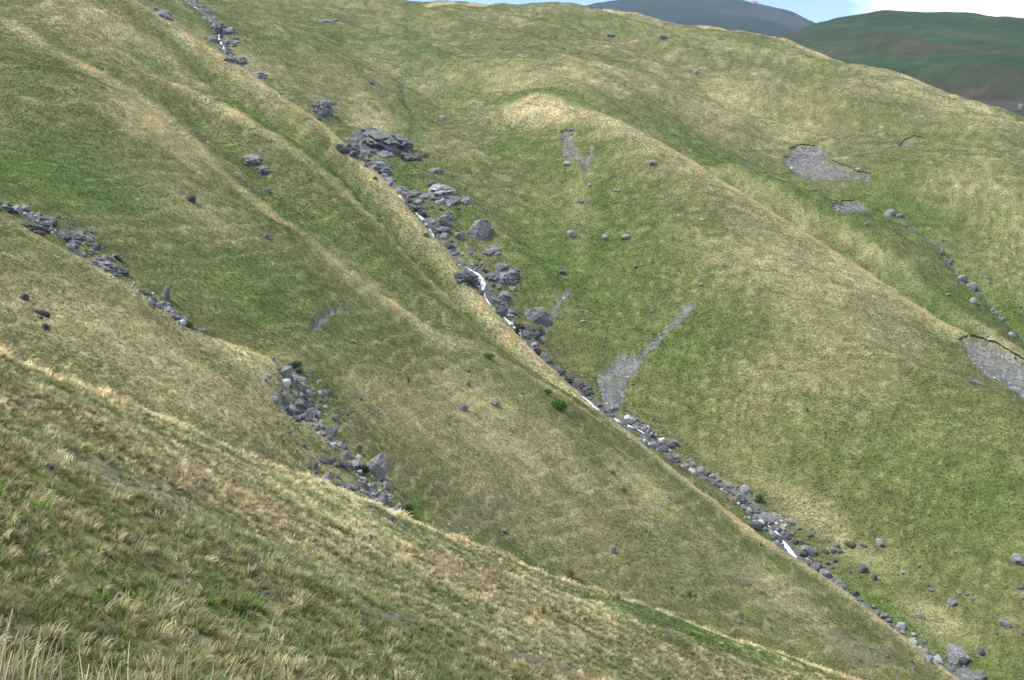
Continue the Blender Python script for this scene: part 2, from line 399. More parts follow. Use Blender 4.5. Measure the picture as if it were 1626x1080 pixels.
# slips and scree, outlined in the photograph and laid on the slope they scar
# (outline, deepest point below turf, name)
SCARS = [
    ([(1524, 536), (1545, 533), (1580, 543), (1626, 570), (1680, 610), (1680, 668), (1622, 628), (1590, 608), (1560, 590), (1534, 562)], 0.9),
    ([(1247, 240), (1265, 228), (1300, 230), (1312, 240), (1312, 256), (1335, 260), (1362, 272), (1385, 278), (1380, 286), (1345, 284), (1320, 286), (1290, 284), (1262, 272), (1241, 258)], 0.9),
    ([(890, 212), (900, 208), (908, 222), (914, 236), (925, 245), (940, 236), (944, 246), (934, 258), (931, 272), (922, 262), (908, 250), (890, 246), (893, 232)], 0.5),
    ([(1036, 540), (1060, 520), (1078, 492), (1090, 484), (1112, 480), (1112, 486), (1092, 498), (1076, 514), (1050, 540), (1032, 556), (1018, 575), (1003, 597), (994, 612), (990, 640), (972, 650), (955, 640), (948, 622), (946, 604), (960, 580), (975, 568), (986, 556), (1010, 562)], 0.4),
    ([(505, 500), (522, 486), (545, 476), (566, 478), (566, 484), (546, 484), (530, 494), (512, 512), (498, 524), (488, 526), (496, 512)], 0.35),
    ([(1426, 232), (1436, 222), (1450, 217), (1468, 219), (1466, 224), (1450, 224), (1440, 231), (1430, 237)], 0.7),
    ([(908, 458), (892, 478), (880, 505), (868, 528), (858, 545), (850, 540), (862, 520), (872, 500), (884, 478), (900, 458)], 0.3),
    ([(1318, 326), (1340, 318), (1372, 322), (1378, 334), (1350, 340), (1326, 336)], 0.3),
]
PX, PY = to_pixel(X, Y, Z)
bare = np.zeros(X.shape, np.float32)
scar_polys = []
for outline, dep in SCARS:
    pg = np.array(outline, float)
    cx, cy = pg.mean(0)
    r0 = np.median([hit(x, y)[3] for x, y in outline if 0 <= x <= 1626])
    m = (PX > pg[:, 0].min() - 25) & (PX < pg[:, 0].max() + 25) & (PY > pg[:, 1].min() - 25) & (PY < pg[:, 1].max() + 25) & (np.abs(np.log(GR / r0)) < 0.22)
    x, y = PX[m], PY[m]
    dd, _ = seg_dist(x, y, pg, True)
    ins = np.zeros(x.shape, bool)
    for a, b in zip(pg, np.roll(pg, -1, 0)):
        c = ((a[1] > y) != (b[1] > y)) & (x < (b[0] - a[0]) * (y - a[1]) / (b[1] - a[1] + 1e-9) + a[0])
        ins ^= c
    sd_ = np.where(ins, -dd, dd) + 4.5 * fbm(X[m] / (r0 * .012), Y[m] / (r0 * .012), 4, 61)
    k = sstep(1.5, -3.5, sd_)
    hol = sstep(-.75, -.15, fbm(X[m] / (r0 * .011), Y[m] / (r0 * .011), 3, 71) + .25 * (dep > .8) + np.clip(-sd_, 0, 8) * .03)
    bare[m] = np.maximum(bare[m], k * hol)
    Z[m] = Z[m] - dep * k
    scar_polys.append((pg, r0))
PX, PY = to_pixel(X, Y, Z)

# ------------------------------------------------------------------ what grows where (coarse, in the ground's own coordinates)
cR = np.exp(cS); cX = cR * np.sin(cA); cY = cR * np.cos(cA)
cZ = sample(Z, cX, cY)
cPX, cPY = to_pixel(cX, cY, cZ)
def blobs(lst):
    F = np.zeros(cA.shape, np.float32)
    for (px, py, rx, ry, rot, st) in lst:
        r0 = hit(min(max(px, 0), 1626), min(py, 1079))[3]
        c, s = math.cos(math.radians(rot)), math.sin(math.radians(rot))
        dx, dy = cPX - px, cPY - py
        u = (dx * c + dy * s) / rx; v = (-dx * s + dy * c) / ry
        win = np.exp(-(np.log(cR / r0) / 0.22) ** 2)
        F = np.maximum(F, st * np.exp(-(u * u + v * v) ** 1.3) * win)
    return F
def lines(lst):
    F = np.zeros(cA.shape, np.float32)
    for it in lst:
        pl, wid, st = it[:3]
        ln = polar(pl)
        dd, pp = seg_dist(cA, cS, ln)
        wd = np.full(dd.shape, wid / FPX)
        if len(it) > 3:                       # other width on the far side of a crest
            sl = np.interp(pp, np.arange(len(ln)), ln[:, 1])
            wd = np.where(cS > sl + .001, it[3] / FPX, wd)
        F = np.maximum(F, st * np.exp(-(dd / wd) ** 2))
    return F
green_c = np.maximum(blobs([
    (60, 262, 120, 62, 0, 1.0), (150, 310, 110, 34, 12, .8), (420, 465, 120, 62, 18, .95), (330, 420, 90, 40, 20, .5), (530, 520, 60, 40, 0, .55), (225, 88, 60, 14, 35, .9),
    (640, 275, 36, 46, 0, 1.0), (645, 200, 22, 60, 0, .8), (730, 345, 34, 42, 0, .95), (900, 400, 190, 150, 0, .5), (960, 290, 90, 60, 0, .5), (1040, 560, 150, 100, 20, .5), (800, 230, 40, 26, 0, .6), (880, 340, 60, 80, 0, .45),
    (1300, 325, 130, 26, 27, 1.0), (1420, 345, 110, 40, 12, .85), (1150, 262, 130, 14, 29, .95), (1480, 470, 110, 36, 38, .75), (1580, 380, 70, 60, 0, .45),
    (1410, 985, 100, 24, 38, .95), (1560, 1060, 90, 30, 10, .8), (1255, 870, 60, 16, 38, .8), (1330, 700, 220, 60, 10, .35), (1560, 800, 110, 90, 0, .4), (1250, 760, 50, 30, 0, .3),
    (55, 790, 70, 40, 0, .7), (280, 965, 330, 80, 5, .32), (80, 900, 120, 60, 0, .35), (430, 1010, 120, 50, 0, .3), (1080, 985, 170, 26, 22, .75), (820, 890, 110, 22, 25, .55),
    (500, 640, 40, 60, 0, .6), (660, 815, 22, 30, 0, .8), (470, 690, 60, 30, 0, .3), (420, 690, 60, 40, 0, .3), (560, 70, 130, 24, 0, .5), (650, 60, 20, 60, 0, .8), (760, 80, 110, 22, 0, .25), (1010, 45, 200, 12, 8, .5), (440, 60, 60, 26, 0, .5), (270, 470, 60, 30, 0, .6),
    (1080, 870, 80, 30, 20, .3), (720, 130, 60, 30, 0, .45),
]), lines([(R2M, 2, .8, 34), (R2B, 2, .6, 30), (R3, 2, 1.0, 60), (SW1, 22, .75), (SW2, 22, .8), (MST, 20, .85), (RILL, 16, .9), (LST, 22, .75), (ST3, 34, .85)]))
dry_sunlit_c = np.maximum(.72 * blobs([
    (225, 180, 60, 36, 40, .85), (300, 250, 90, 22, 42, .5), (330, 330, 110, 50, 20, .45), (560, 430, 120, 26, 38, .7), (150, 520, 220, 70, 30, .65), (300, 620, 170, 50, 25, .55), (720, 545, 46, 12, 8, 1.0), (800, 670, 150, 80, 25, .6), (640, 640, 100, 60, 30, .4), (1010, 760, 80, 30, 40, .8),
    (1290, 470, 190, 80, 30, .65), (1180, 165, 90, 34, 0, .8), (1260, 200, 70, 30, 0, .5), (1280, 805, 95, 24, 35, .85), (1490, 985, 90, 24, 30, .85), (1390, 890, 70, 22, 20, .6), (590, 195, 44, 14, 0, .75), (860, 185, 150, 20, 8, .55), (1000, 130, 160, 40, 10, .4), (820, 120, 140, 30, 0, .45), (380, 100, 120, 20, 35, .5), (200, 60, 120, 30, 25, .5), (920, 330, 26, 110, 0, .6),  # second blob paints a pool of sunlight as straw colour
    (330, 770, 200, 24, 25, .45), (620, 880, 160, 20, 25, .5), (900, 960, 130, 18, 18, .5), (520, 780, 120, 26, 25, .6), (1560, 300, 110, 60, 20, .45), (1500, 160, 140, 30, 25, .55), (1200, 80, 160, 14, 12, .5), (1230, 930, 110, 26, 38, .5), (1330, 560, 140, 60, 30, .4), (1600, 690, 90, 60, 0, .3),
]), lines([(R0, 34, 1.35), (R1, 44, 1.0, 8), (R2A, 40, 1.4, 6), (R2M, 26, .85, 5), (R2B, 34, .8, 8), (R3, 60, 1.3, 5), (R3P, 14, .5, 6), (R4, 14, 1.0)]))
soil_c = blobs([
    (220, 770, 130, 50, 15, .8), (330, 800, 90, 40, 20, .6), (60, 990, 60, 24, 0, .8), (300, 1025, 80, 30, 0, .8), (120, 1040, 120, 30, 0, .5), (860, 1060, 120, 26, 0, .55), (1150, 900, 130, 34, 8, .7), (745, 815, 46, 40, 0, .6), (1210, 960, 90, 18, 8, .6), (1370, 1035, 80, 30, 20, .6), (830, 800, 110, 40, 10, .35), (60, 500, 30, 24, 0, .5), (990, 830, 120, 40, 0, .35), (600, 980, 90, 20, 0, .4), (430, 830, 120, 40, 0, .4), (500, 1050, 100, 26, 0, .5),
])
G_ = up(green_c); D_ = up(dry_sunlit_c); S_ = up(soil_c)
n1 = fbm(X / 5.5, Y / 5.5, 3, 201); n2 = fbm(X / 1.3, Y / 1.3, 3, 222); n3 = fbm(X / 20, Y / 20, 2, 240)
G_ = np.clip(G_ * (0.95 + 0.9 * n1) + 0.30 * n3 + 0.18 * n2 + 0.12 - .22 * (1 - sstep(25, 60, Rg)), 0, 1)
D_ = np.clip(D_ * (0.95 + 0.45 * n1) + 0.20 * n2 - 0.22 * n3 + 0.03, 0, 1)
n4 = fbm(X / .45, Y / .45, 3, 260)
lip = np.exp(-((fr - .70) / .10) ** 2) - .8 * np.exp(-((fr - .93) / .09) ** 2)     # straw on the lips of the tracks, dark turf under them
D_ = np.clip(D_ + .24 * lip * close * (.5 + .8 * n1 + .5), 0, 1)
lump = fbm(X / 2.4, Y / 2.4, 3, 270)
S_ = np.clip(sstep(0.22, 0.50, S_ * (0.7 + 0.6 * n1 + 0.8 * n2 + .9 * n4)), 0, 1)
S_ = S_ * (1 - .45 * sstep(50, 65, Rg))
wet = np.zeros(X.shape, np.float32)
for k, wd in (('main', 1.6), ('near', .35), ('third', .2), ('rill', 0.02)):
    wet = np.maximum(wet, sstep(wd * 1.15, wd * 0.7, sdist[k] + 0.8 * n2))
farm = sstep(455, 520, Rg)

OLIVE = np.array([.144, .156, .056]); TAN = np.array([.56, .485, .275]); GREEN = np.array([.076, .130, .027]); BROWN = np.array([.130, .108, .060]); SOIL = np.array([.128, .116, .082]); SCREE = np.array([.140, .142, .140]); BED = np.array([.10, .10, .10])
def mixc(c, t, k): return c * (1 - k[..., None]) + t * k[..., None]
col = np.broadcast_to(OLIVE, X.shape + (3,)).astype(np.float32)
col = mixc(col, BROWN, np.clip(0.35 + 0.9 * n2, 0, .6) * (1 - G_))
col = mixc(col, GREEN, G_ * .85)
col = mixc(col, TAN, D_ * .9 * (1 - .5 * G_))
col = col * (1 + .22 * np.clip(lump, -1, 1))[..., None]
col = col * 0.84                                  # thatch between the tufts
col = mixc(col, SOIL, S_ * .85)
scr = SCREE * (1 + .55 * n4 + .45 * n2)[..., None]
scr = mixc(scr, np.array([.13, .11, .08]), np.clip(.9 * n1 + .35 * n2, 0, .8))
col = mixc(col, scr, np.clip(bare * (1 + .3 * n2), 0, 1))
col = mixc(col, BED, wet * .85)
# far hills: alpine turf with rock bands, cloud shadow mixed into the dark green
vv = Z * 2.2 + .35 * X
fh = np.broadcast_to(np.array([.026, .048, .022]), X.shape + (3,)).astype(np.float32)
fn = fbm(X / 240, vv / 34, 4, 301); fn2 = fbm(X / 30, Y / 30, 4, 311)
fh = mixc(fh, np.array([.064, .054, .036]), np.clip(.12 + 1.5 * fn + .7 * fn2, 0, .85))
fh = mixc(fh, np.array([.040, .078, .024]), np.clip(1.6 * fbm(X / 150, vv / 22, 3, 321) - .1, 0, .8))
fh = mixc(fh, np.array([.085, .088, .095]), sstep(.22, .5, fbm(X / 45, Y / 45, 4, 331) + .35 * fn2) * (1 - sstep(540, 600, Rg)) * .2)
mtn = sstep(1400, 1700, Rg)
fn3 = fbm(X / 300, Y / 300, 5, 341)
fh2 = mixc(np.broadcast_to(np.array([.010, .022, .013]), X.shape + (3,)), np.array([.040, .042, .046]), np.clip(.15 + 2.6 * fn3 + 1.2 * fbm(X / 70, Y / 70, 4, 351) + (Z - 400) / 200, 0, .9))
fh = mixc(fh, fh2, mtn)
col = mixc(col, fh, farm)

# ------------------------------------------------------------------ mesh objects of the land
def np_mesh(name, verts, faces, smooth=True):
    me = bpy.data.meshes.new(name)
    verts = np.ascontiguousarray(verts, np.float32); faces = np.ascontiguousarray(faces, np.int32)
    k = faces.shape[1]
    me.vertices.add(len(verts)); me.vertices.foreach_set('co', verts.ravel())
    me.loops.add(faces.size); me.loops.foreach_set('vertex_index', faces.ravel())
    me.polygons.add(len(faces))
    me.polygons.foreach_set('loop_start', np.arange(0, faces.size, k, dtype=np.int32))
    me.polygons.foreach_set('loop_total', np.full(len(faces), k, np.int32))
    me.polygons.foreach_set('use_smooth', np.full(len(faces), smooth, bool))
    me.update(calc_edges=True)
    return me

def add_obj(name, me, mat=None, parent=None):
    o = bpy.data.objects.new(name, me); C.objects.link(o)
    if mat is not None and len(me.materials) == 0: me.materials.append(mat)
    if parent is not None: o.parent = parent
    return o

def tag(o, label=None, cat=None, group=None, kind=None):
    if label: o['label'] = label
    if cat: o['category'] = cat
    if group: o['group'] = group
    if kind: o['kind'] = kind
    return o

def new_mat(name, rough=0.9, spec=0.2):
    m = bpy.data.materials.new(name); m.use_nodes = True
    nt = m.node_tree; b = nt.nodes['Principled BSDF']
    b.inputs['Roughness'].default_value = rough
    b.inputs['Specular IOR Level'].default_value = spec
    return m, nt, b

def N(nt, t, **kw):
    nd = nt.nodes.new(t)
    for k, v in kw.items():
        if k in nd.inputs: nd.inputs[k].default_value = v
        else: setattr(nd, k, v)
    return nd

m_land, nt, b = new_mat('turf', 0.95, 0.1)
at = N(nt, 'ShaderNodeAttribute', attribute_name='tint')
tc = N(nt, 'ShaderNodeTexCoord')
no1 = N(nt, 'ShaderNodeTexNoise', Scale=3.2, Detail=6.0, Roughness=0.7)
no2 = N(nt, 'ShaderNodeTexNoise', Scale=0.55, Detail=4.0, Roughness=0.6)
nt.links.new(tc.outputs['Object'], no1.inputs['Vector']); nt.links.new(tc.outputs['Object'], no2.inputs['Vector'])
mr = N(nt, 'ShaderNodeMapRange'); mr.inputs['From Min'].default_value = .25; mr.inputs['From Max'].default_value = .75; mr.inputs['To Min'].default_value = .45; mr.inputs['To Max'].default_value = 1.65
nt.links.new(no1.outputs['Fac'], mr.inputs['Value'])
mr2 = N(nt, 'ShaderNodeMapRange'); mr2.inputs['From Min'].default_value = .3; mr2.inputs['From Max'].default_value = .7; mr2.inputs['To Min'].default_value = .78; mr2.inputs['To Max'].default_value = 1.22
nt.links.new(no2.outputs['Fac'], mr2.inputs['Value'])
mu = N(nt, 'ShaderNodeMath', operation='MULTIPLY'); nt.links.new(mr.outputs['Result'], mu.inputs[0]); nt.links.new(mr2.outputs['Result'], mu.inputs[1])
vm = N(nt, 'ShaderNodeVectorMath', operation='SCALE'); nt.links.new(at.outputs['Color'], vm.inputs[0]); nt.links.new(mu.outputs['Value'], vm.inputs['Scale'])
nt.links.new(vm.outputs['Vector'], b.inputs['Base Color'])
bp = N(nt, 'ShaderNodeBump', Strength=0.8, Distance=0.18); nt.links.new(no1.outputs['Fac'], bp.inputs['Height']); nt.links.new(bp.outputs['Normal'], b.inputs['Normal'])

m_far, nt, b = new_mat('far_shaded_turf', 0.95, 0.05)  # its tint holds the painted cloud shadow of the far hill
at = N(nt, 'ShaderNodeAttribute', attribute_name='tint')
tc = N(nt, 'ShaderNodeTexCoord')
no1 = N(nt, 'ShaderNodeTexNoise', Scale=0.09, Detail=8.0, Roughness=0.72)
nt.links.new(tc.outputs['Object'], no1.inputs['Vector'])
mr = N(nt, 'ShaderNodeMapRange'); mr.inputs['From Min'].default_value = .3; mr.inputs['From Max'].default_value = .7; mr.inputs['To Min'].default_value = .6; mr.inputs['To Max'].default_value = 1.4
nt.links.new(no1.outputs['Fac'], mr.inputs['Value'])
vm = N(nt, 'ShaderNodeVectorMath', operation='SCALE'); nt.links.new(at.outputs['Color'], vm.inputs[0]); nt.links.new(mr.outputs['Result'], vm.inputs['Scale'])
nt.links.new(vm.outputs['Vector'], b.inputs['Base Color'])
bp = N(nt, 'ShaderNodeBump', Strength=0.7, Distance=4.0); nt.links.new(no1.outputs['Fac'], bp.inputs['Height']); nt.links.new(bp.outputs['Normal'], b.inputs['Normal'])

def land(name, j0, j1, mat):
    x, y, z, c = X[:, j0:j1], Y[:, j0:j1], Z[:, j0:j1], col[:, j0:j1]
    na, nr = x.shape
    ii = np.arange(na - 1)[:, None] * nr + np.arange(nr - 1)[None]
    fc = np.stack([ii, ii + 1, ii + nr + 1, ii + nr], -1).reshape(-1, 4)[:, ::-1]
    v = np.stack([x, y, z], -1).reshape(-1, 3)
    if j0 == 0:
        v = np.concatenate([v, [[0, 0, float(z[:, 0].mean())]]])
    me = np_mesh(name, v, fc)
    ca = me.attributes.new('tint', 'FLOAT_COLOR', 'POINT')
    cc = np.ones((len(v), 4), np.float32); cc[:na * nr, :3] = c.reshape(-1, 3)
    ca.data.foreach_set('color', cc.ravel())
    return tag(add_obj(name, me, mat), kind='structure')

J1 = 23 + NR
J2 = int(np.searchsorted(RS, 1350))
land('hillside_terrain', 0, J1, m_land)
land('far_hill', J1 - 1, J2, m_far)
land('far_mountain', J2 - 1, len(RS), m_far)
# ------------------------------------------------------------------ grass: real blades, thousands of tufts
def view_w():
    return (Z - CAM_H) / GR
W_ = view_w()
run = np.maximum.accumulate(np.where(GR > 2.0, W_, -9), axis=1)
vis = (W_ > run - 0.02) & (GR > 2.2) & (GR < 440)
inframe = (np.abs(GAZ) < math.radians(28.5))
dz_r = np.gradient(Z, axis=1) / np.gradient(GR, axis=1)
dz_a = np.gradient(Z, axis=0) / (np.gradient(GAZ, axis=0) * GR)
area = np.gradient(GAZ, axis=0) * GR * np.gradient(GR, axis=1) * np.sqrt(1 + dz_r ** 2 + dz_a ** 2)
downx = -(dz_r * np.sin(GAZ) + dz_a * np.cos(GAZ)); downy = -(dz_r * np.cos(GAZ) - dz_a * np.sin(GAZ))

m_grass, nt, b = new_mat('grass_blade', 0.6, 0.25)
at = N(nt, 'ShaderNodeAttribute', attribute_name='tint', attribute_type='INSTANCER')
nt.links.new(at.outputs['Color'], b.inputs['Base Color'])
tr = N(nt, 'ShaderNodeBsdfTranslucent'); nt.links.new(at.outputs['Color'], tr.inputs['Color'])
mx = N(nt, 'ShaderNodeMixShader', Fac=0.35)
nt.links.new(b.outputs['BSDF'], mx.inputs[1]); nt.links.new(tr.outputs['BSDF'], mx.inputs[2])
nt.links.new(mx.outputs['Shader'], nt.nodes['Material Output'].inputs['Surface'])

def tuft_mesh(name, nb, h, wid, spread, lean, seed, segs=3):
    r = random.Random(seed); V = []; F = []
    for _ in range(nb):
        a = r.uniform(0, 2 * math.pi); rad = spread * math.sqrt(r.random())
        bx, by = rad * math.cos(a), rad * math.sin(a)
        ln = h * r.uniform(.45, 1.1)
        az = a + r.gauss(0, .7)
        out = r.uniform(.1, .75)
        dx, dy = math.cos(az) * out + lean, math.sin(az) * out
        px_, py_ = -math.sin(az), math.cos(az)
        w0 = wid * r.uniform(.7, 1.3)
        i0 = len(V)
        for k in range(segs + 1):
            t = k / segs
            rise = ln * (t - .38 * t * t * (out + abs(lean)))
            fx = ln * t * t * dx * .8; fy = ln * t * t * dy * .8
            ww = w0 * (1 - t) ** .7
            if k < segs:
                V.append((bx + fx - px_ * ww, by + fy - py_ * ww, rise - .02)); V.append((bx + fx + px_ * ww, by + fy + py_ * ww, rise - .02))
            else:
                V.append((bx + fx, by + fy, rise - .02))
        for k in range(segs - 1):
            q = i0 + 2 * k; F.append((q, q + 1, q + 3)); F.append((q, q + 3, q + 2))
        q = i0 + 2 * (segs - 1); F.append((q, q + 1, q + 2))
    me = np_mesh(name, np.array(V), np.array(F), True)
    me.materials.append(m_grass)
    return me

tufts = bpy.data.collections.new('grass_tuft_shapes')
def reg(kind, k, me):
    o = bpy.data.objects.new('tuft_%s_%d' % (kind, k), me); tufts.objects.link(o)
NV = 5
for k in range(NV): reg('a_near', k, tuft_mesh('near_tuft', 20, 1.0, .060, .5, .40, 10 + k, 3))
for k in range(NV): reg('b_middle', k, tuft_mesh('middle_tuft', 18, 1.0, .035, .42, .35, 30 + k, 3))
for k in range(NV): reg('c_far', k, tuft_mesh('far_tuft', 11, 1.0, .085, .55, .3, 50 + k, 2))

def scatter(ntot_scale=1.0):
    dens_r = np.interp(GR, [3, 15, 30, 60, 110, 180, 260, 420], [260, 200, 95, 42, 27, 18, 11, 5]) * ntot_scale
    okg = (1 - .8 * S_) * (1 - .80 * np.clip(bare, 0, 1)) * (1 - .97 * wet)
    lam_ = area * dens_r * okg * vis * inframe
    cnt = rng.poisson(lam_)
    idx = np.repeat(np.arange(cnt.size), cnt.ravel())
    i, j = np.unravel_index(idx, cnt.shape)
    keepm = (i < len(AZ) - 1) & (j < len(RS) - 1); i, j = i[keepm], j[keepm]
    u = rng.random(len(i)); v = rng.random(len(i))
    a = AZ[i] + (AZ[i + 1] - AZ[i]) * u; r = RS[j] + (RS[j + 1] - RS[j]) * v
    x = r * np.sin(a); y = r * np.cos(a); z = height(x, y)
    g = G_[i, j]; d = D_[i, j]; s = S_[i, j]
    return x, y, z, r, g, d, s, downx[i, j], downy[i, j]
gx, gy, gz, gr, gg, gd, gs, gdx, gdy = scatter(GRASS_K)
n = len(gx)
print('tufts', n)
u1, u2, u3 = rng.random(n), rng.random(n), rng.random(n)
nn = fbm(gx / .9, gy / .9, 2, 401); nm = fbm(gx / 4., gy / 4., 2, 411)
pd = np.clip(gd * 1.15 + .07 + .25 * nn - .25 * gg + .30 * (1 - sstep(20, 60, gr)) * (.4 + .9 * nm + .5 * nn), 0, 1); pg = np.clip(gg * 1.1 + .10 + .2 * nm, 0, 1)
tcol = np.broadcast_to(OLIVE, (n, 3)).copy()
tcol = np.where((u1 < pg)[:, None], GREEN * 1.12, tcol)
tcol = np.where((u2 < pd * .95)[:, None], TAN * ((.75 + .4 * u3) * (1 - .38 * (1 - sstep(25, 50, gr)) * (1 - gd)))[:, None], tcol)
rough = (1 - sstep(25, 60, gr)) * np.clip(.25 + 1.1 * nm, 0, .6)          # rough brownish turf on the near slope
tcol = np.where(((u2 > .90 - rough) & (u1 > pg * .8))[:, None], BROWN * 1.15, tcol)
base = OLIVE * (1 - gg)[:, None] + GREEN * gg[:, None]
base = base * (1 - .85 * gd)[:, None] + TAN * (.85 * gd)[:, None]
farf = sstep(40, 200, gr)[:, None] * .47 + .25
tcol = tcol * (1 - farf) + base * farf
tcol *= (.66 + .80 * (.5 + (rng.random(n) - .5) * (1 - .6 * sstep(50, 140, gr))) + .22 * nm + .15 * nn + .28 * fbm(gx / 2.4, gy / 2.4, 3, 270))[:, None]
tcol *= (1 + .34 * (1 - sstep(30, 55, gr)))[:, None]          # near tufts brightened to offset the grazing sun on this slope
nr_ = (1 - sstep(30, 55, gr))
tcol[:, 0] *= (1 + .12 * nm) * (1 - .01 * nr_)
tcol[:, 2] *= 1 + .04 * nr_                                        # bleached, greyish straw
hgt = (.13 + .10 * u3 + .13 * np.clip(gd, 0, 1) ** 1.5 * (.4 + u1) + .55 * np.clip(gd - .6, 0, 1) * (gr < 45) * u1 + .06 * nn) * (1 - .35 * gs)
hgt = hgt * np.interp(gr, [5, 40, 150, 350], [.38, .56, .85, 1.05])
kind = np.where(gr < 42, 0, np.where(gr < 120, 1, 2))
me = bpy.data.meshes.new('meadow_grass')
me.vertices.add(n); me.vertices.foreach_set('co', np.stack([gx, gy, gz], 1).astype(np.float32).ravel())
yaw = np.arctan2(gdy, gdx) + rng.normal(0, 1.5, n)
slope = np.arctan(np.hypot(gdx, gdy))
rot = np.stack([rng.normal(0, .12, n), .35 * slope + rng.normal(0, .15, n), yaw], 1).astype(np.float32)
def attr(name, typ, data, key):
    a_ = me.attributes.new(name, typ, 'POINT'); a_.data.foreach_set(key, np.ascontiguousarray(data).ravel())
attr('rot', 'FLOAT_VECTOR', rot, 'vector')
attr('size', 'FLOAT', np.maximum(hgt, .06).astype(np.float32), 'value')
attr('shape', 'INT', (kind * NV + rng.integers(0, NV, n)).astype(np.int32), 'value')
attr('tint', 'FLOAT_COLOR', np.concatenate([tcol, np.ones((n, 1))], 1).astype(np.float32), 'color')

def instancer(name, coll):
    ng = bpy.data.node_groups.new(name, 'GeometryNodeTree')
    ng.interface.new_socket('Geometry', in_out='INPUT', socket_type='NodeSocketGeometry')
    ng.interface.new_socket('Geometry', in_out='OUTPUT', socket_type='NodeSocketGeometry')
    nd = ng.nodes; lk = ng.links
    gi = nd.new('NodeGroupInput'); go = nd.new('NodeGroupOutput')
    iop = nd.new('GeometryNodeInstanceOnPoints')
    ci = nd.new('GeometryNodeCollectionInfo'); ci.inputs['Collection'].default_value = coll
    ci.inputs['Separate Children'].default_value = True; ci.inputs['Reset Children'].default_value = True
    def na(nm, typ):
        q = nd.new('GeometryNodeInputNamedAttribute'); q.data_type = typ; q.inputs['Name'].default_value = nm; return q.outputs['Attribute']
    e2r = nd.new('FunctionNodeEulerToRotation')
    lk.new(na('rot', 'FLOAT_VECTOR'), e2r.inputs[0])
    lk.new(gi.outputs[0], iop.inputs['Points']); lk.new(ci.outputs[0], iop.inputs['Instance'])
    iop.inputs['Pick Instance'].default_value = True
    lk.new(na('shape', 'INT'), iop.inputs['Instance Index'])
    lk.new(e2r.outputs[0], iop.inputs['Rotation']); lk.new(na('size', 'FLOAT'), iop.inputs['Scale'])
    lk.new(iop.outputs[0], go.inputs[0])
    return ng
og = add_obj('meadow_grass', me)
tag(og, 'short olive and straw coloured mountain grass covering every slope', 'grass', kind='stuff')
md = og.modifiers.new('tufts', 'NODES'); md.node_group = instancer('grass_on_points', tufts)
# ------------------------------------------------------------------ rock materials
def rock_mat(name, c0, c1, lichen, rough, spec):
    m, nt, b = new_mat(name, rough, spec)
    tc = N(nt, 'ShaderNodeTexCoord')
    mp = N(nt, 'ShaderNodeMapping'); mp.inputs['Scale'].default_value = (1.4, 1.4, 7)
    nt.links.new(tc.outputs['Object'], mp.inputs['Vector'])
    n1 = N(nt, 'ShaderNodeTexNoise', Scale=3.4, Detail=9.0, Roughness=0.74); nt.links.new(mp.outputs['Vector'], n1.inputs['Vector'])
    n2 = N(nt, 'ShaderNodeTexNoise', Scale=4.5, Detail=6.0, Roughness=0.7); nt.links.new(tc.outputs['Object'], n2.inputs['Vector'])
    oi = N(nt, 'ShaderNodeObjectInfo')
    rp = N(nt, 'ShaderNodeValToRGB'); rp.color_ramp.elements[0].position = .36; rp.color_ramp.elements[1].position = .62
    rp.color_ramp.elements[0].color = (*c0, 1); rp.color_ramp.elements[1].color = (*c1, 1)
    nt.links.new(n1.outputs['Fac'], rp.inputs['Fac'])
    rl = N(nt, 'ShaderNodeValToRGB'); rl.color_ramp.elements[0].position = .54; rl.color_ramp.elements[1].position = .66
    nt.links.new(n2.outputs['Fac'], rl.inputs['Fac'])
    mx = N(nt, 'ShaderNodeMixRGB'); mx.inputs['Color2'].default_value = (*lichen, 1)
    nt.links.new(rl.outputs['Color'], mx.inputs['Fac']); nt.links.new(rp.outputs['Color'], mx.inputs['Color1'])
    mr = N(nt, 'ShaderNodeMapRange'); mr.inputs['To Min'].default_value = .78; mr.inputs['To Max'].default_value = 1.2
    nt.links.new(oi.outputs['Random'], mr.inputs['Value'])
    vm = N(nt, 'ShaderNodeVectorMath', operation='SCALE'); nt.links.new(mx.outputs['Color'], vm.inputs[0]); nt.links.new(mr.outputs['Result'], vm.inputs['Scale'])
    ge = N(nt, 'ShaderNodeNewGeometry'); sz = N(nt, 'ShaderNodeSeparateXYZ'); nt.links.new(ge.outputs['Normal'], sz.inputs['Vector'])
    n5 = N(nt, 'ShaderNodeTexNoise', Scale=1.7, Detail=5.0, Roughness=.6); nt.links.new(ge.outputs['Position'], n5.inputs['Vector'])
    mm = N(nt, 'ShaderNodeMath', operation='MULTIPLY'); nt.links.new(sz.outputs['Z'], mm.inputs[0]); nt.links.new(n5.outputs['Fac'], mm.inputs[1])
    rm = N(nt, 'ShaderNodeMapRange'); rm.inputs['From Min'].default_value = .40; rm.inputs['From Max'].default_value = .55; rm.inputs['To Max'].default_value = .75
    nt.links.new(mm.outputs[0], rm.inputs['Value'])
    mo = N(nt, 'ShaderNodeMixRGB'); mo.inputs['Color2'].default_value = (.115, .120, .058, 1)           # moss and thin turf on the ledges
    nt.links.new(rm.outputs['Result'], mo.inputs['Fac']); nt.links.new(vm.outputs['Vector'], mo.inputs['Color1'])
    nt.links.new(mo.outputs['Color'], b.inputs['Base Color'])
    bp = N(nt, 'ShaderNodeBump', Strength=1.0, Distance=0.35); nt.links.new(n1.outputs['Fac'], bp.inputs['Height'])
    nt.links.new(bp.outputs['Normal'], b.inputs['Normal'])
    return m
m_rock = rock_mat('grey_schist', (.080, .083, .091), (.36, .367, .385), (.38, .385, .37), .85, .3)
m_dark = rock_mat('dark_schist', (.042, .045, .052), (.175, .180, .198), (.19, .195, .19), .75, .35)
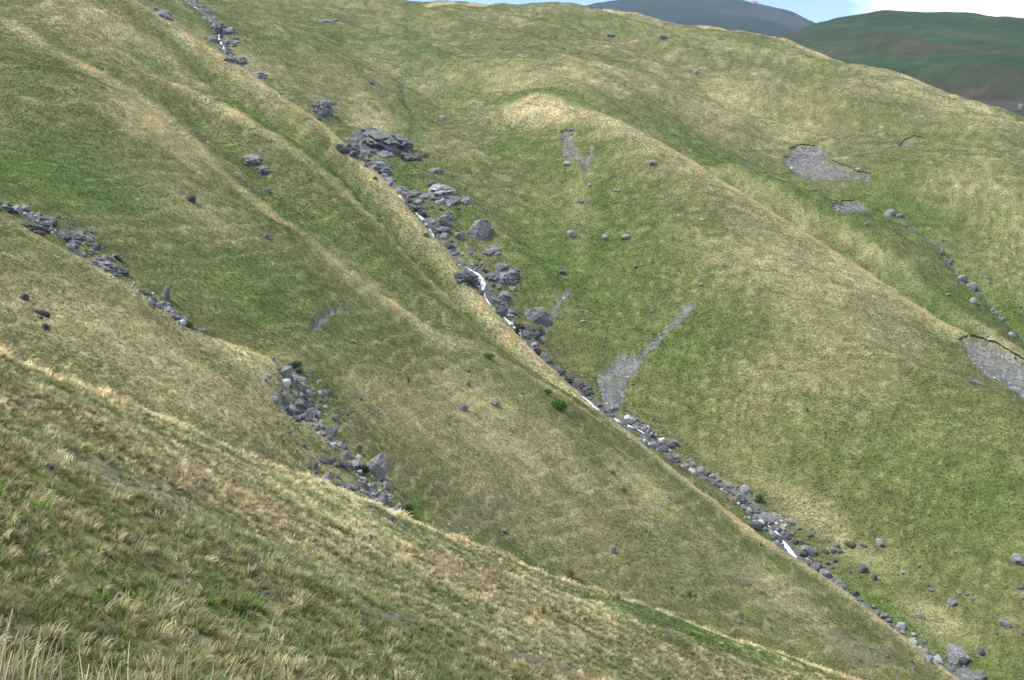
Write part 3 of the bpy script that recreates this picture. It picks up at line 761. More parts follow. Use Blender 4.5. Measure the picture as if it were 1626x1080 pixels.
m_pale = rock_mat('pale_stone', (.19, .195, .205), (.50, .505, .51), (.44, .45, .42), .85, .3)
m_wet = rock_mat('wet_rock', (.020, .019, .018), (.075, .068, .060), (.05, .055, .045), .35, .5)

def ico(sub):
    bm = bmesh.new(); bmesh.ops.create_icosphere(bm, subdivisions=sub, radius=1.0)
    v = np.array([p.co[:] for p in bm.verts]); f = np.array([[q.index for q in p.verts] for p in bm.faces]); bm.free()
    return v, f
def n3d(p, s, k):
    return (noise2(p[:, 0] * s + p[:, 2] * .7 * s, p[:, 1] * s - p[:, 2] * .5 * s, k) + noise2(p[:, 1] * s + 5, p[:, 2] * s + p[:, 0] * .4 * s, k + 9)) * .5
def boulder_mesh(seed, cuts=11, rough=.05, strata=0.0, sub=4):
    r = np.random.default_rng(seed)
    v, f = ico(sub)
    v = np.sign(v) * np.abs(v) ** .62; v = v / np.abs(v).max()
    ax = (Quaternion((0, 0, 1), seed * .9) @ Quaternion((1, 0, 0), .22 * math.sin(seed * 1.7)) @ Quaternion((0, 1, 0), .3 * math.sin(seed * 2.9))).to_matrix(); v = v @ np.array(ax)
    v = v * (1 + .12 * n3d(v, 1.1, seed))[:, None]
    for _ in range(cuts):                       # broken faces
        d = r.normal(size=3); d[2] *= .8; d /= np.linalg.norm(d)
        o = r.uniform(.62, .98)
        e = v @ d - o
        v = v - np.where(e > 0, e * .93, 0)[:, None] * d
    if strata:
        q = v[:, 2] / .16 + .5 * n3d(v, .9, seed + 3)
        fr = q - np.floor(q)
        k = 1 - strata * (fr > .72) * (1 + .6 * n3d(v, 2.0, seed + 5))
        v = v * np.stack([k, k, np.ones_like(k)], 1)
    v = v * (1 + rough * n3d(v, 3.2, seed + 1) + rough * .6 * n3d(v, 7.0, seed + 2))[:, None]
    mn, mx_ = v.min(0), v.max(0)
    v = (v - (mn + mx_) / 2) / (mx_ - mn)       # unit box
    v[:, 2] += .12                               # well bedded in the ground
    return np_mesh('boulder', v, f, False)
BOULD = [boulder_mesh(100 + k, 10 + k % 5, .06, .05 if k % 2 else .12) for k in range(8)]
COBB = [boulder_mesh(150 + k, 10 + k % 5, .05, .06 if k % 2 else .0, 3) for k in range(9)]
def crag_mesh(seed):
    r = np.random.default_rng(seed)
    v, f = ico(4)
    v = np.sign(v) * np.abs(v) ** .75
    ang = np.arctan2(v[:, 1], v[:, 0])
    q = v[:, 2] / .17 + .55 * n3d(v, 1.3, seed)
    lay = np.floor(q)
    jag = noise2(np.cos(ang) * 1.7 + lay * 3.7, np.sin(ang) * 1.7 + lay * 1.9, seed + 1)
    jag2 = noise2(np.cos(ang) * 5 + lay * 2.7, np.sin(ang) * 5 - lay * 5.1, seed + 2)
    k = .80 + .26 * jag + .10 * jag2 - .10 * ((q - lay) > .8)
    v = v * np.stack([k, k, np.ones_like(k)], 1)
    v[:, 2] += .10 * noise2(v[:, 0] * 2.2, v[:, 1] * 2.2, seed + 4)
    v = v * (1 + .05 * n3d(v, 4.5, seed + 6))[:, None]
    mn, mx_ = v.min(0), v.max(0)
    v = (v - (mn + mx_) / 2) / (mx_ - mn)
    v[:, 2] += .2
    return np_mesh('crag', v, f, False)
CRAG = [crag_mesh(400 + k) for k in range(8)]
STONE = [boulder_mesh(200 + k, 9, .03, 0, 2) for k in range(6)]
def plate_mesh(seed):
    r = np.random.default_rng(seed)
    n_ = 22; rings = [(.86, -.5), (1.0, -.34), (.97, .05), (1.0, .30), (.84, .48), (.45, .5)]
    ang = np.linspace(0, 2 * math.pi, n_, endpoint=False)
    rad = .42 + .10 * r.normal(size=n_); rad = np.clip(rad, .24, .55)
    rad = .6 * rad + .2 * np.roll(rad, 1) + .2 * np.roll(rad, -1)
    corner = r.integers(0, n_, 5); rad[corner] *= 1.22
    V = []
    for k, (s_, z_) in enumerate(rings):
        jit = 1 + .07 * r.normal(size=n_)
        V.append(np.stack([np.cos(ang) * rad * s_ * jit, np.sin(ang) * rad * s_ * jit, z_ + .09 * r.normal(size=n_) * (k not in (0,))], 1))
    V = np.concatenate(V + [np.array([[0, 0, .5]])])
    F = []
    for k in range(len(rings) - 1):
        for i in range(n_):
            a = k * n_ + i; b_ = k * n_ + (i + 1) % n_
            F += [(a, b_, b_ + n_), (a, b_ + n_, a + n_)]
    c = len(V) - 1
    F += [(c - n_ + i, c - n_ + (i + 1) % n_, c) for i in range(n_)]
    return np_mesh('slab', V, np.array(F), False)
PLATE = [plate_mesh(300 + k) for k in range(8)]
_cache = {}
def with_mat(me, mat):
    key = (me.name, mat.name)
    if key not in _cache:
        m2 = me.copy(); m2.materials.clear(); m2.materials.append(mat); _cache[key] = m2
    return _cache[key]

def ground_quat(x, y, e=1.2, k=1.0):
    dzx = float(height(x + e, y) - height(x - e, y)) / (2 * e) * k; dzy = float(height(x, y + e) - height(x, y - e)) / (2 * e) * k
    return Vector((-dzx, -dzy, 1)).normalized().to_track_quat('Z', 'Y')

def rock(px, py, w, h, label, group=None, mat=None, name='boulder', cat='boulder', meshes=None, lift=0.0, yaw=None, depth=.85):
    mat = mat or m_rock; meshes = meshes or (BOULD if w * h > 300 else COBB)
    x, y, z, r = hit(px, py + .32 * h)
    mpp = math.hypot(r, z - CAM_H) / FPX
    W, H = w * mpp, h * mpp
    o = bpy.data.objects.new(name, with_mat(random.choice(meshes), mat)); C.objects.link(o)
    o.location = (x, y, z + lift - .10 * H)
    o.scale = (W * 1.06, W * depth * random.uniform(.85, 1.1), H * 1.5)
    view = -math.atan2(x, y)
    o.rotation_mode = 'QUATERNION'
    o.rotation_quaternion = ground_quat(x, y, 1.5, .5) @ Quaternion((0, 0, 1), (view if yaw is None else view + yaw) + random.gauss(0, .25)) @ Quaternion((0, 1, 0), random.gauss(0, .14))
    tag(o, label, cat, group)
    return o

def outcrop(px, py, w, h, n_, label, mat=None, dip=0.25, dipdir=0.0, name='rock_outcrop', thick=.16, grassy=0.0, mats=None, group=None):
    """a crag of stacked schist slabs, laid over the slope it breaks out of"""
    mat = mat or m_rock
    x, y, z, r = hit(px, py + .30 * h)
    root = bpy.data.objects.new(name, None); C.objects.link(root)
    root.location = (x, y, z); root.empty_display_size = .3
    tag(root, label, 'rock outcrop', group)
    mpp = r / FPX
    for k in range(n_):
        for _try in range(12):
            u, v = random.uniform(-.5, .5), random.uniform(-.5, .5)
            if u * u + v * v < .25: break
        qx, qy, qz, qr = hit(px + u * w, py + v * h + .1 * h)
        if abs(math.log(qr / r)) > .06:
            qr = r; qx, qy = x + u * w * mpp, y; qz = float(height(qx, qy))
        s_ = (w * random.uniform(.2, .5)) * mpp
        t_ = max(.10, h * mpp * thick * random.uniform(.6, 1.5))
        o = bpy.data.objects.new('slab', with_mat(random.choice(PLATE), random.choice(mats) if mats else mat)); C.objects.link(o)
        o.parent = root
        o.location = (qx - x, qy - y, qz - z + t_ * random.uniform(-.35, .35) + .04 * h * mpp * random.random())
        o.scale = (s_, s_ * random.uniform(.55, .95), t_)
        view = -math.atan2(x, y)
        q = ground_quat(qx, qy, 2.5, .55) @ Quaternion((0, 0, 1), view + dipdir + random.gauss(0, .22)) @ Quaternion((0, 1, 0), dip + random.gauss(0, .10)) @ Quaternion((1, 0, 0), random.gauss(.12, .10)) @ Quaternion((0, 0, 1), random.uniform(-.5, .5))
        o.rotation_mode = 'QUATERNION'; o.rotation_quaternion = q
    # the broken masses between the ledges
    for k in range(max(2, int(round(w / max(h, 8) * 1.5)))):
        u = random.uniform(-.32, .32) if k else 0.0; v = random.uniform(-.25, .25) if k else .05
        qx, qy, qz, qr = hit(px + u * w, py + v * h + .15 * h)
        if abs(math.log(qr / r)) > .06:
            qx, qy = x + u * w * mpp, y; qz = float(height(qx, qy))
        o = bpy.data.objects.new('bedrock', with_mat(random.choice(CRAG), random.choice(mats) if mats else mat)); C.objects.link(o); o.parent = root
        s_ = random.uniform(.42, .62) * (1.25 if k == 0 else 1)
        o.location = (qx - x, qy - y, qz - z - .12 * h * mpp); o.scale = (w * mpp * s_, w * mpp * s_ * .8, h * mpp * s_ * 1.15)
        o.rotation_mode = 'QUATERNION'
        o.rotation_quaternion = ground_quat(qx, qy, 2.5, .7) @ Quaternion((0, 0, 1), -math.atan2(x, y) + dipdir + random.gauss(0, .5)) @ Quaternion((0, 1, 0), dip * .7 + random.gauss(0, .1))
    return root

# ------------------------------------------------------------------ crags
outcrop(603, 222, 104, 46, 30, 'big dark crag of stepped ledges above the upper waterfall', m_dark, -.10, .1, thick=.13, mats=[m_dark, m_dark, m_rock])
outcrop(556, 232, 44, 34, 9, 'dark crag on the left flank of the upper waterfall', m_dark, .35, .2)
outcrop(603, 264, 34, 30, 9, 'grey ledges beside the foot of the upper waterfall', m_rock, -.1, .1)
outcrop(618, 286, 26, 14, 5, 'low grey ledges below the vivid green bank', m_rock, -.05, .0)
outcrop(512, 168, 36, 40, 11, 'steeply slanting grey slabs breaking out above the spur crest', m_rock, -.45, .0)
outcrop(676, 245, 16, 17, 4, 'small dark layered crag beside the vivid green bank', m_dark, -.3, .0)
outcrop(689, 271, 30, 11, 4, 'flat grey slabs half buried in the green bank', m_rock, -.35, .0, thick=.25)
outcrop(700, 303, 62, 34, 18, 'pale grey broken crag topping the second waterfall', m_rock, -.35, .1, mats=[m_rock, m_rock, m_pale])
outcrop(655, 330, 44, 26, 10, 'dark crag left of the second waterfall', m_dark, .2, .2)
outcrop(704, 348, 26, 34, 8, 'grey rock wall right of the second waterfall', m_rock, -.3, .0)
outcrop(740, 318, 26, 20, 6, 'grey ledge at the end of the pale broken crag', m_rock, -.45, .0)
outcrop(774, 398, 38, 18, 6, 'low grey slabs in turf below the lone big boulder', m_rock, -.3, .0)
outcrop(803, 436, 42, 42, 16, 'tall layered crag right of the longest waterfall', m_rock, -.42, .0, thick=.13)
outcrop(797, 468, 30, 26, 8, 'foot of the layered crag beside the longest waterfall', m_rock, -.35, .0)
outcrop(742, 436, 46, 32, 14, 'dark crag left of the longest waterfall', m_dark, .15, .2, mats=[m_dark, m_rock])
outcrop(792, 496, 28, 20, 7, 'dark ledge where the stream turns below the longest waterfall', m_dark, .1, .1)
outcrop(850, 528, 26, 30, 7, 'wet dark rock wall right of the broad cascade', m_dark, -.5, .2)
outcrop(817, 522, 16, 26, 5, 'wet dark rock wall left of the broad cascade', m_wet, .3, .2)
outcrop(348, 48, 14, 26, 6, 'small dark crag in the highest gully', m_dark, .2, .0)
outcrop(372, 92, 38, 18, 8, 'grey slabs where the highest gully meets the spur crest', m_rock, -.2, .0)
outcrop(410, 118, 26, 12, 4, 'grey slabs peeping over the upper spur crest', m_rock, -.2, .0)
outcrop(256, 22, 40, 18, 4, 'scattered grey slabs on the upper straw slope', m_rock, .1, .0)
outcrop(335, 60, 22, 12, 4, 'grey slabs on the left lip of the highest gully', m_rock, -.1, .0)
outcrop(522, 33, 28, 8, 5, 'low grey ledge on the upper meadow', m_rock, -.05, .0)
outcrop(590, 131, 16, 8, 3, 'small grey ledge beside the grassy rill', m_dark, .1, .0)
outcrop(400, 251, 36, 18, 7, 'upper of two rounded grey outcrops on the middle spur', m_rock, .1, .0)
outcrop(419, 268, 26, 16, 5, 'lower of two rounded grey outcrops on the middle spur', m_rock, .2, .0)
outcrop(14, 331, 34, 24, 9, 'dark knobbly crag at the head of the near gully', m_dark, .2, .0)
outcrop(62, 360, 44, 20, 9, 'broken dark ledges in the near gully above its waterslide', m_dark, .2, .1, mats=[m_dark, m_rock])
outcrop(78, 347, 32, 8, 3, 'long thin grey slab on green turf above the near gully', m_rock, -.15, .0, thick=.4)
outcrop(124, 373, 54, 24, 11, 'fluted grey slabs above the thin waterslide', m_rock, -.22, .0, thick=.13)
outcrop(150, 390, 26, 10, 4, 'dark flat slabs beside the thin waterslide', m_dark, -.05, .0)
outcrop(166, 420, 62, 36, 12, 'big pale whaleback rock beside the thin waterslide', m_pale, .35, .0, mats=[m_rock, m_pale])
outcrop(278, 503, 28, 14, 5, 'pale slabs at the small fall in the near gully', m_pale, -.1, .0)
outcrop(230, 464, 24, 9, 4, 'dark flat slabs in the near gully beside an upright stone', m_dark, .0, .0)
outcrop(67, 496, 24, 20, 6, 'dark stepped rocks on the straw slope of the near spur', m_dark, .3, .1)
outcrop(73, 520, 12, 18, 4, 'lower dark rocks on the straw slope of the near spur', m_dark, .3, .1)
outcrop(543, 735, 34, 16, 6, 'half buried mossy grey slabs opposite the big gully boulder', m_rock, .1, .1)
outcrop(555, 771, 38, 14, 7, 'tilted flat slabs in turf below the big gully boulder', m_rock, -.15, .0)
outcrop(519, 729, 28, 12, 4, 'flat grey slabs at the edge of the stony gully floor', m_rock, .0, .0)
outcrop(1220, 823, 44, 14, 9, 'pale lichened slabs along the lower stream', m_pale, .05, .0, mats=[m_pale, m_rock])
outcrop(1205, 831, 34, 18, 6, 'dark sloping slab above the lower white cascade', m_dark, .35, .1, thick=.3)
outcrop(1252, 826, 26, 12, 5, 'pale lichened ledge in turf beyond the lower stream', m_pale, .3, .0)
outcrop(1062, 704, 28, 18, 6, 'pale bank of rubble rock above a stream bend', m_rock, .1, .0)
outcrop(1064, 729, 26, 16, 6, 'smooth blue grey slabs in the stream below the bend', m_rock, .3, .0)
outcrop(1493, 399, 14, 20, 5, 'small grey ledges along the third gully', m_rock, .4, .0)
outcrop(1507, 416, 14, 16, 4, 'lower grey ledges along the third gully', m_rock, .4, .0)
outcrop(1554, 608, 28, 10, 4, 'flat grey slabs in turf below the big bare slip', m_rock, .25, .0, thick=.3)
outcrop(1424, 998, 24, 12, 4, 'pale slabs on the stream bank near the foot of the spur', m_pale, .3, .0)
outcrop(1100, 735, 18, 10, 4, 'pale stones ledge on the far side of the lower stream', m_pale, .1, .0)

# bedrock that lines the channel between the crags: one long outcrop on either bank
def bank_bedrock(px0, px1, side, label, mats, per=1.5, reach=(.8, 3.4), big=(.9, 2.6)):
    line = streams['main'][0]
    u_px = np.array([to_pixel(q[0], q[1], float(height(q[0], q[1])))[0] for q in line])
    sel = np.nonzero((u_px > px0) & (u_px < px1))[0]
    P0 = line[sel[len(sel) // 2]]
    root = bpy.data.objects.new('rock_outcrop', None); C.objects.link(root); z0 = float(height(*P0)); root.location = (P0[0], P0[1], z0); root.empty_display_size = .3
    tag(root, label, 'rock outcrop')
    seg = line[sel]; L_ = float(np.hypot(*np.diff(seg, axis=0).T).sum())
    for k in range(int(L_ * per)):
        i = random.randrange(len(seg) - 1); t = seg[i + 1] - seg[i]; t = t / (np.hypot(*t) + 1e-9)
        nx_, ny_ = t[1], -t[0]
        if side * nx_ < 0: nx_, ny_ = -nx_, -ny_
        q = random.uniform(*reach)
        x, y = seg[i][0] + nx_ * q + random.gauss(0, .3), seg[i][1] + ny_ * q
        s_ = random.uniform(*big)
        slab = random.random() < .45
        o = bpy.data.objects.new('slab' if slab else 'bedrock', with_mat(random.choice(PLATE if slab else CRAG), random.choice(mats))); C.objects.link(o); o.parent = root
        o.location = (x - P0[0], y - P0[1], float(height(x, y)) - z0 - .12 * s_ * (not slab))
        o.scale = (s_, s_ * random.uniform(.6, .9), s_ * (random.uniform(.12, .22) if slab else random.uniform(.4, .7)))
        o.rotation_mode = 'QUATERNION'
        o.rotation_quaternion = ground_quat(x, y, 2.0, .6) @ Quaternion((0, 0, 1), random.gauss(.2, .5)) @ Quaternion((0, 1, 0), random.gauss(-.2, .2))
bank_bedrock(540, 640, 1, 'jagged bedrock lining the far bank under the upper waterfall', [m_rock, m_dark])
bank_bedrock(640, 720, 1, 'jagged bedrock lining the far bank of the second waterfall', [m_rock, m_dark, m_rock])
bank_bedrock(720, 800, 1, 'jagged bedrock lining the far bank of the longest waterfall', [m_rock, m_dark, m_dark])
bank_bedrock(720, 812, -1, 'jagged bedrock lining the near bank of the longest waterfall', [m_rock, m_dark, m_dark], 1.2)
bank_bedrock(800, 930, 1, 'dark wet bedrock lining the far bank of the broad cascade', [m_wet, m_dark, m_dark], 1.5, (.8, 2.2))
bank_bedrock(300, 380, 1, 'dark bedrock lining the highest gully', [m_rock, m_dark], .8)
bank_bedrock(930, 1130, 1, 'low broken bedrock along the far bank below the scree fan', [m_rock, m_dark, m_dark], 1.1, (.5, 1.8), (.6, 1.5))
bank_bedrock(960, 1200, -1, 'low pale bedrock along the spur side bank of the lower stream', [m_rock, m_rock, m_pale], .7, (.5, 1.8), (.6, 1.5))
bank_bedrock(1130, 1370, 1, 'broken bedrock along the far bank beside the lower cascade', [m_rock, m_dark, m_dark], .9, (.4, 1.8), (.5, 1.4))

# ------------------------------------------------------------------ boulders one can name
B = rock
B(760, 361, 36, 32, 'big lone grey boulder standing on green turf right of the second waterfall', yaw=.2)
B(848, 498, 41, 23, 'layered grey boulder perched beside the broad cascade')
B(592, 738, 42, 33, 'biggest rounded boulder in the near gully')
B(491, 655, 21, 20, 'smooth upright boulder beside the dark pool in the near gully')
B(452, 586, 24, 15, 'pale flat topped block at the head of the stony near gully', mat=m_pale)
B(464, 578, 13, 13, 'dark round boulder behind the pale block', mat=m_dark)
B(473, 588, 15, 10, 'dark low boulder beside the pale block', mat=m_dark)
B(525, 682, 21, 21, 'tall pointed boulder leaning over the near stream')
B(628, 810, 19, 19, 'pale rounded boulder where the near stream slips behind the straw crest', mat=m_pale)
B(606, 789, 16, 15, 'grey boulder just above the rocks where the near stream disappears')
B(518, 757, 21, 18, 'pale angular boulder at the turf edge of the stony gully floor', mat=m_pale)
B(498, 738, 12, 14, 'upright grey stone at the turf edge of the stony gully floor')
B(506, 606, 13, 8, 'pale flat stone on turf beside the near stream', mat=m_pale)
B(569, 711, 13, 11, 'pointed grey stone on turf above the biggest gully boulder')
B(530, 662, 15, 8, 'flat pale stone on the slope above the leaning boulder', mat=m_pale)
B(520, 624, 24, 9, 'long low grey slab on the slope beside the near stream')
B(474, 640, 19, 11, 'dark tilted boulder at the head of the dark pool')
B(261, 466, 18, 24, 'upright grey stone standing in grass above the near gully')
B(241, 483, 17, 11, 'grey boulder below the upright stone in the near gully')
B(302, 314, 20, 11, 'dark low boulder in straw grass on the middle spur', mat=m_dark)
B(425, 303, 12, 9, 'small grey boulder below the two rounded outcrops')
B(423, 375, 12, 9, 'grey stone in straw grass on the middle spur')
B(907, 370, 14, 11, 'pale pointed boulder on the open green slope', mat=m_pale)
B(962, 377, 13, 9, 'grey flat stone on the open green slope')
B(994, 376, 13, 8, 'pale flat stone on the open green slope', mat=m_pale)
B(1172, 791, 25, 15, 'rounded grey boulder in the lower stream beside a bright grass clump')
B(1182, 777, 17, 14, 'pale boulder upstream of the rounded one in the lower stream', mat=m_pale)
B(1287, 873, 18, 15, 'tilted grey boulder beside the lower white cascade')
B(1277, 871, 12, 10, 'mossy pale boulder behind the tilted one at the lower cascade', mat=m_pale)
B(1296, 900, 17, 12, 'rounded grey boulder where the lower cascade slips behind the spur')
B(1312, 910, 20, 11, 'flat grey boulder below the lower cascade')
B(1368, 902, 15, 13, 'upper of two grey boulders on grass right of the lower stream')
B(1387, 915, 10, 12, 'lower of two grey boulders on grass right of the lower stream')
B(1399, 860, 16, 10, 'pale pointed boulder on the straw slope above the lower stream', mat=m_pale)
B(1520, 1037, 42, 21, 'big triangular slab of grey rock lying on green turf', depth=.6)
B(1541, 1074, 44, 20, 'big rounded grey boulder at the lowest visible stretch of stream')
B(1558, 1033, 13, 12, 'small grey boulder beside the big triangular slab')
B(1474, 1046, 17, 10, 'pale boulder on the spur edge by the lowest stream', mat=m_pale)
B(1513, 955, 15, 8, 'flat grey stone on the straw slope above the green bank')
B(1465, 979, 10, 9, 'rounded grey stone on the straw slope above the green bank')
B(1597, 988, 18, 11, 'pale lichen covered stone among coarse grass', mat=m_pale)
B(1619, 888, 22, 12, 'grey slab with a dark upper edge on the far lower slope')
B(1528, 442, 14, 11, 'upper rounded boulder in the third gully')
B(1543, 455, 16, 12, 'long boulder in the third gully')
B(1545, 477, 13, 9, 'pale boulder below the long one in the third gully', mat=m_pale)
B(1411, 338, 17, 12, 'rounded pale boulder in the green hollow', mat=m_pale)
B(1430, 343, 11, 7, 'flat stone beside the rounded pale boulder in the green hollow')
B(971, 872, 14, 14, 'pale jagged stone on the brown grass of the middle spur', mat=m_pale)
B(799, 841, 11, 7, 'white flat stone on the foot of the middle spur', mat=m_pale)
B(735, 646, 16, 11, 'grey stone half sunk in the middle spur')
B(784, 639, 18, 7, 'long thin grey stone on the middle spur')
B(419, 946, 10, 16, 'pale upright stone in the near turf', mat=m_pale)
B(240, 1012, 9, 9, 'white stone in bare earth of the near slope', mat=m_pale)
B(249, 1020, 8, 6, 'grey stone beside the white one in bare earth', mat=m_rock)
B(322, 764, 13, 10, 'dark stone with a pale fleck on the near brown slope', mat=m_dark)
B(195, 726, 9, 8, 'pale stone on the near brown slope', mat=m_pale)
B(76, 741, 13, 9, 'dark stone on the near brown slope beside a sheep track', mat=m_dark)
B(118, 770, 11, 7, 'low dark stone below a sheep track on the near slope', mat=m_dark)
B(38, 472, 16, 12, 'dark blue grey boulder in grass on the near spur', mat=m_dark)
B(473, 1042, 9, 10, 'pale stone low on the near turf', mat=m_pale)
B(705, 187, 9, 8, 'small pale boulder on the meadow right of the grassy rill', mat=m_pale)
B(970, 56, 11, 5, 'dark low stone on the upper meadow', mat=m_dark)
B(1054, 59, 12, 7, 'dark stone near the skyline meadow', mat=m_dark)
B(1105, 115, 8, 6, 'white stone on the upper meadow', mat=m_pale)
B(1037, 259, 11, 8, 'small grey boulder under the straw crest of the third spur')
B(893, 432, 11, 8, 'small dark grey stone on green slope beside the dry channel', mat=m_dark)
B(900, 260, 10, 7, 'pale stone beside the heart shaped stone patch', mat=m_pale)
B(1281, 650, 4, 10, 'small white upright marker stone on the open slope', mat=m_pale, name='marker_stone', cat='stone')
B(1198, 4, 13, 5, 'pale pinkish rock tooth on the ridge of the far mountain', mat=m_pale, name='rock_tooth', cat='crag')
B(730, 373, 17, 13, 'grey boulder in turf below the lone big boulder')
B(712, 391, 16, 12, 'dark boulder at the spur edge below the second waterfall', mat=m_dark)

# ------------------------------------------------------------------ smaller stones, each told by its look and its neighbour
MARKS = [(452, 586, 'the pale flat topped block'), (491, 655, 'the smooth upright pool boulder'), (525, 682, 'the tall leaning boulder'), (592, 738, 'the biggest gully boulder'), (518, 757, 'the pale angular gully boulder'), (628, 810, 'the spot where the near stream vanishes'), (435, 690, 'the straw bank left of the near gully'), (543, 735, 'the half buried mossy slabs'),
    (760, 361, 'the lone big boulder'), (684, 362, 'the second waterfall'), (772, 460, 'the longest waterfall'), (838, 540, 'the broad cascade'), (595, 260, 'the upper waterfall'), (352, 60, 'the highest gully'), (715, 320, 'the pale broken crag'), (885, 585, 'the twisting white chute'),
    (970, 650, 'the foot of the scree fan'), (1030, 685, 'the stream bend'), (1064, 725, 'the smooth blue grey slabs'), (1115, 750, 'the straight run of stream'), (1172, 791, 'the rounded stream boulder'), (1215, 826, 'the pale lichened slabs'), (1265, 870, 'the lower white cascade'), (1320, 880, 'the heap of stones right of the cascade'), (1345, 935, 'the dark stream below the cascade'), (1500, 1060, 'the lowest stretch of stream'), (1368, 905, 'the pair of grass boulders'),
    (1470, 915, 'the upper straw slope'), (1530, 945, 'the row of stones in straw grass'), (1597, 988, 'the lichen covered stone'), (1520, 1037, 'the big triangular slab'), (1619, 895, 'the dark edged slab'),
    (888, 643, 'the bright rounded shrub'), (740, 600, 'the straw knoll'), (560, 541, 'the small turf slip'), (740, 815, 'the bare gritty patch'), (1095, 943, 'the rusty little bush'), (1150, 900, 'the bare earth bands'), (1000, 890, 'the pale jagged stone'), (1400, 1045, 'the stony foot of the middle spur'), (1225, 1000, 'the green foot of the middle spur'), (1065, 760, 'the golden tussocks'),
    (60, 990, 'the gritty corner patch'), (300, 1020, 'the bare earth of the near slope'), (490, 1045, 'the low near turf'), (240, 770, 'the sheep tracks'), (419, 946, 'the pale upright stone'), (930, 990, 'the straw crest of the near slope'),
    (920, 245, 'the heart shaped stone patch'), (930, 375, 'the pale pointed boulder'), (985, 310, 'the green slope below the third spur'), (940, 530, 'the dry channel'), (1100, 430, 'the long open slope'), (1010, 600, 'the scree fan'), (1590, 505, 'the thin third stream'), (1543, 460, 'the third gully boulders'), (1400, 345, 'the green hollow'), (1490, 390, 'the third gully ledges'), (1300, 240, 'the broad stony slip'), (1620, 170, 'the skyline on the far shoulder')]
USED = {}
def stones(lst, group, mats):
    for (px, py, w, h) in lst:
        mat = random.choice(mats)
        mk = min(MARKS, key=lambda q: math.hypot(q[0] - px, q[1] - py))
        dx, dy = px - mk[0], py - mk[1]
        rel = 'beside' if math.hypot(dx, dy) < 14 else ('uphill of' if dy < -abs(dx) * .4 else ('downhill of' if dy > abs(dx) * .4 else 'a little away from'))
        size = 'small' if w * h < 62 else ('middling' if w * h < 120 else 'large')
        shp = 'flat' if w > 1.75 * h else ('upright' if h > w * 1.05 else ('blocky' if w < 1.3 * h else 'low'))
        hue = {m_rock.name: 'grey', m_dark.name: 'dark', m_pale.name: 'pale'}[mat.name]
        lab = '%s %s %s stone %s %s' % (size, shp, hue, rel, mk[2])
        if USED.setdefault(lab, group) != group:
            lab = lab.replace(' stone ', ' angular stone ')
        rock(px, py, w * .9, h * .85, lab, group, mat, 'stone', 'stone', lift=-.14 * h * .85 * hit(px, py)[3] / FPX)
NEAR = [(433, 568, 10, 9), (480, 590, 9, 7), (487, 596, 10, 8), (494, 590, 8, 7), (483, 600, 9, 7), (483, 612, 11, 9), (486, 628, 13, 10), (482, 619, 8, 6), (507, 635, 9, 12), (492, 643, 17, 8), (470, 650, 15, 8), (551, 657, 10, 8), (466, 664, 8, 5), (488, 677, 12, 7), (480, 674, 8, 5), (503, 680, 10, 9), (522, 694, 13, 10), (530, 700, 9, 6), (545, 708, 14, 14), (541, 699, 10, 8), (489, 740, 9, 8), (501, 749, 11, 11), (535, 755, 14, 10), (561, 773, 18, 8), (591, 769, 12, 14), (567, 785, 18, 9), (548, 784, 11, 6), (587, 800, 18, 13), (607, 806, 25, 18), (617, 822, 26, 13), (598, 783, 10, 8), (430, 690, 14, 8), (448, 697, 9, 14), (440, 670, 8, 8), (458, 686, 7, 10), (572, 631, 10, 7), (482, 707, 8, 10), (494, 728, 8, 6), (512, 715, 9, 6), (556, 725, 10, 7), (556, 668, 6, 9), (484, 656, 7, 6)]
stones([(a_, b_, c_, d_ * .8) for a_, b_, c_, d_ in NEAR], 'stones of the near gully', [m_rock, m_rock, m_pale, m_pale])
LOWER = [(952, 642, 10, 6), (962, 646, 9, 7), (968, 649, 15, 10), (975, 656, 8, 6), (992, 673, 15, 8), (1010, 680, 14, 9), (1022, 680, 12, 9), (1030, 683, 13, 11), (1036, 691, 10, 11), (1044, 713, 8, 13), (1013, 698, 18, 11), (1088, 739, 15, 10), (1095, 731, 14, 8), (1112, 748, 13, 8), (1122, 752, 14, 9), (1140, 762, 13, 6), (1178, 803, 14, 6), (1183, 822, 9, 8), (1190, 806, 9, 5), (1202, 812, 10, 6), (1195, 818, 8, 6), (1222, 841, 18, 11), (1262, 859, 12, 10), (1271, 859, 9, 8), (1243, 846, 8, 6), (1256, 848, 9, 7), (1275, 878, 12, 11), (1268, 838, 10, 8), (1285, 848, 13, 7), (1326, 864, 13, 10), (1310, 874, 12, 9), (1323, 874, 10, 9), (1333, 874, 11, 8), (1324, 888, 9, 12), (1314, 893, 10, 8), (1306, 899, 8, 6), (1320, 900, 9, 6), (1325, 922, 12, 7), (1338, 932, 14, 7), (1350, 942, 13, 8), (1360, 952, 12, 8), (1372, 864, 10, 9), (1350, 862, 17, 9), (1349, 907, 8, 6), (1500, 1061, 13, 9), (1511, 1062, 9, 13), (1487, 1052, 10, 8), (1432, 1004, 9, 6), (1554, 1067, 14, 8)]
stones(LOWER, 'stones of the lower main stream', [m_rock, m_rock, m_dark, m_dark, m_pale])
UPPER = [(642, 305, 10, 7), (676, 372, 10, 8), (722, 348, 8, 6), (726, 365, 7, 5), (716, 383, 9, 7), (745, 400, 12, 8), (760, 410, 9, 6), (783, 452, 9, 7), (805, 485, 14, 8), (812, 495, 10, 7), (858, 556, 9, 6), (866, 548, 8, 6), (872, 570, 9, 6), (896, 588, 8, 6), (580, 262, 10, 8), (596, 282, 10, 7), (360, 68, 8, 6), (352, 58, 8, 6), (363, 82, 9, 6), (720, 322, 9, 7), (728, 330, 7, 5), (700, 332, 9, 7)]
stones(UPPER, 'stones of the upper main stream', [m_rock, m_dark, m_dark])
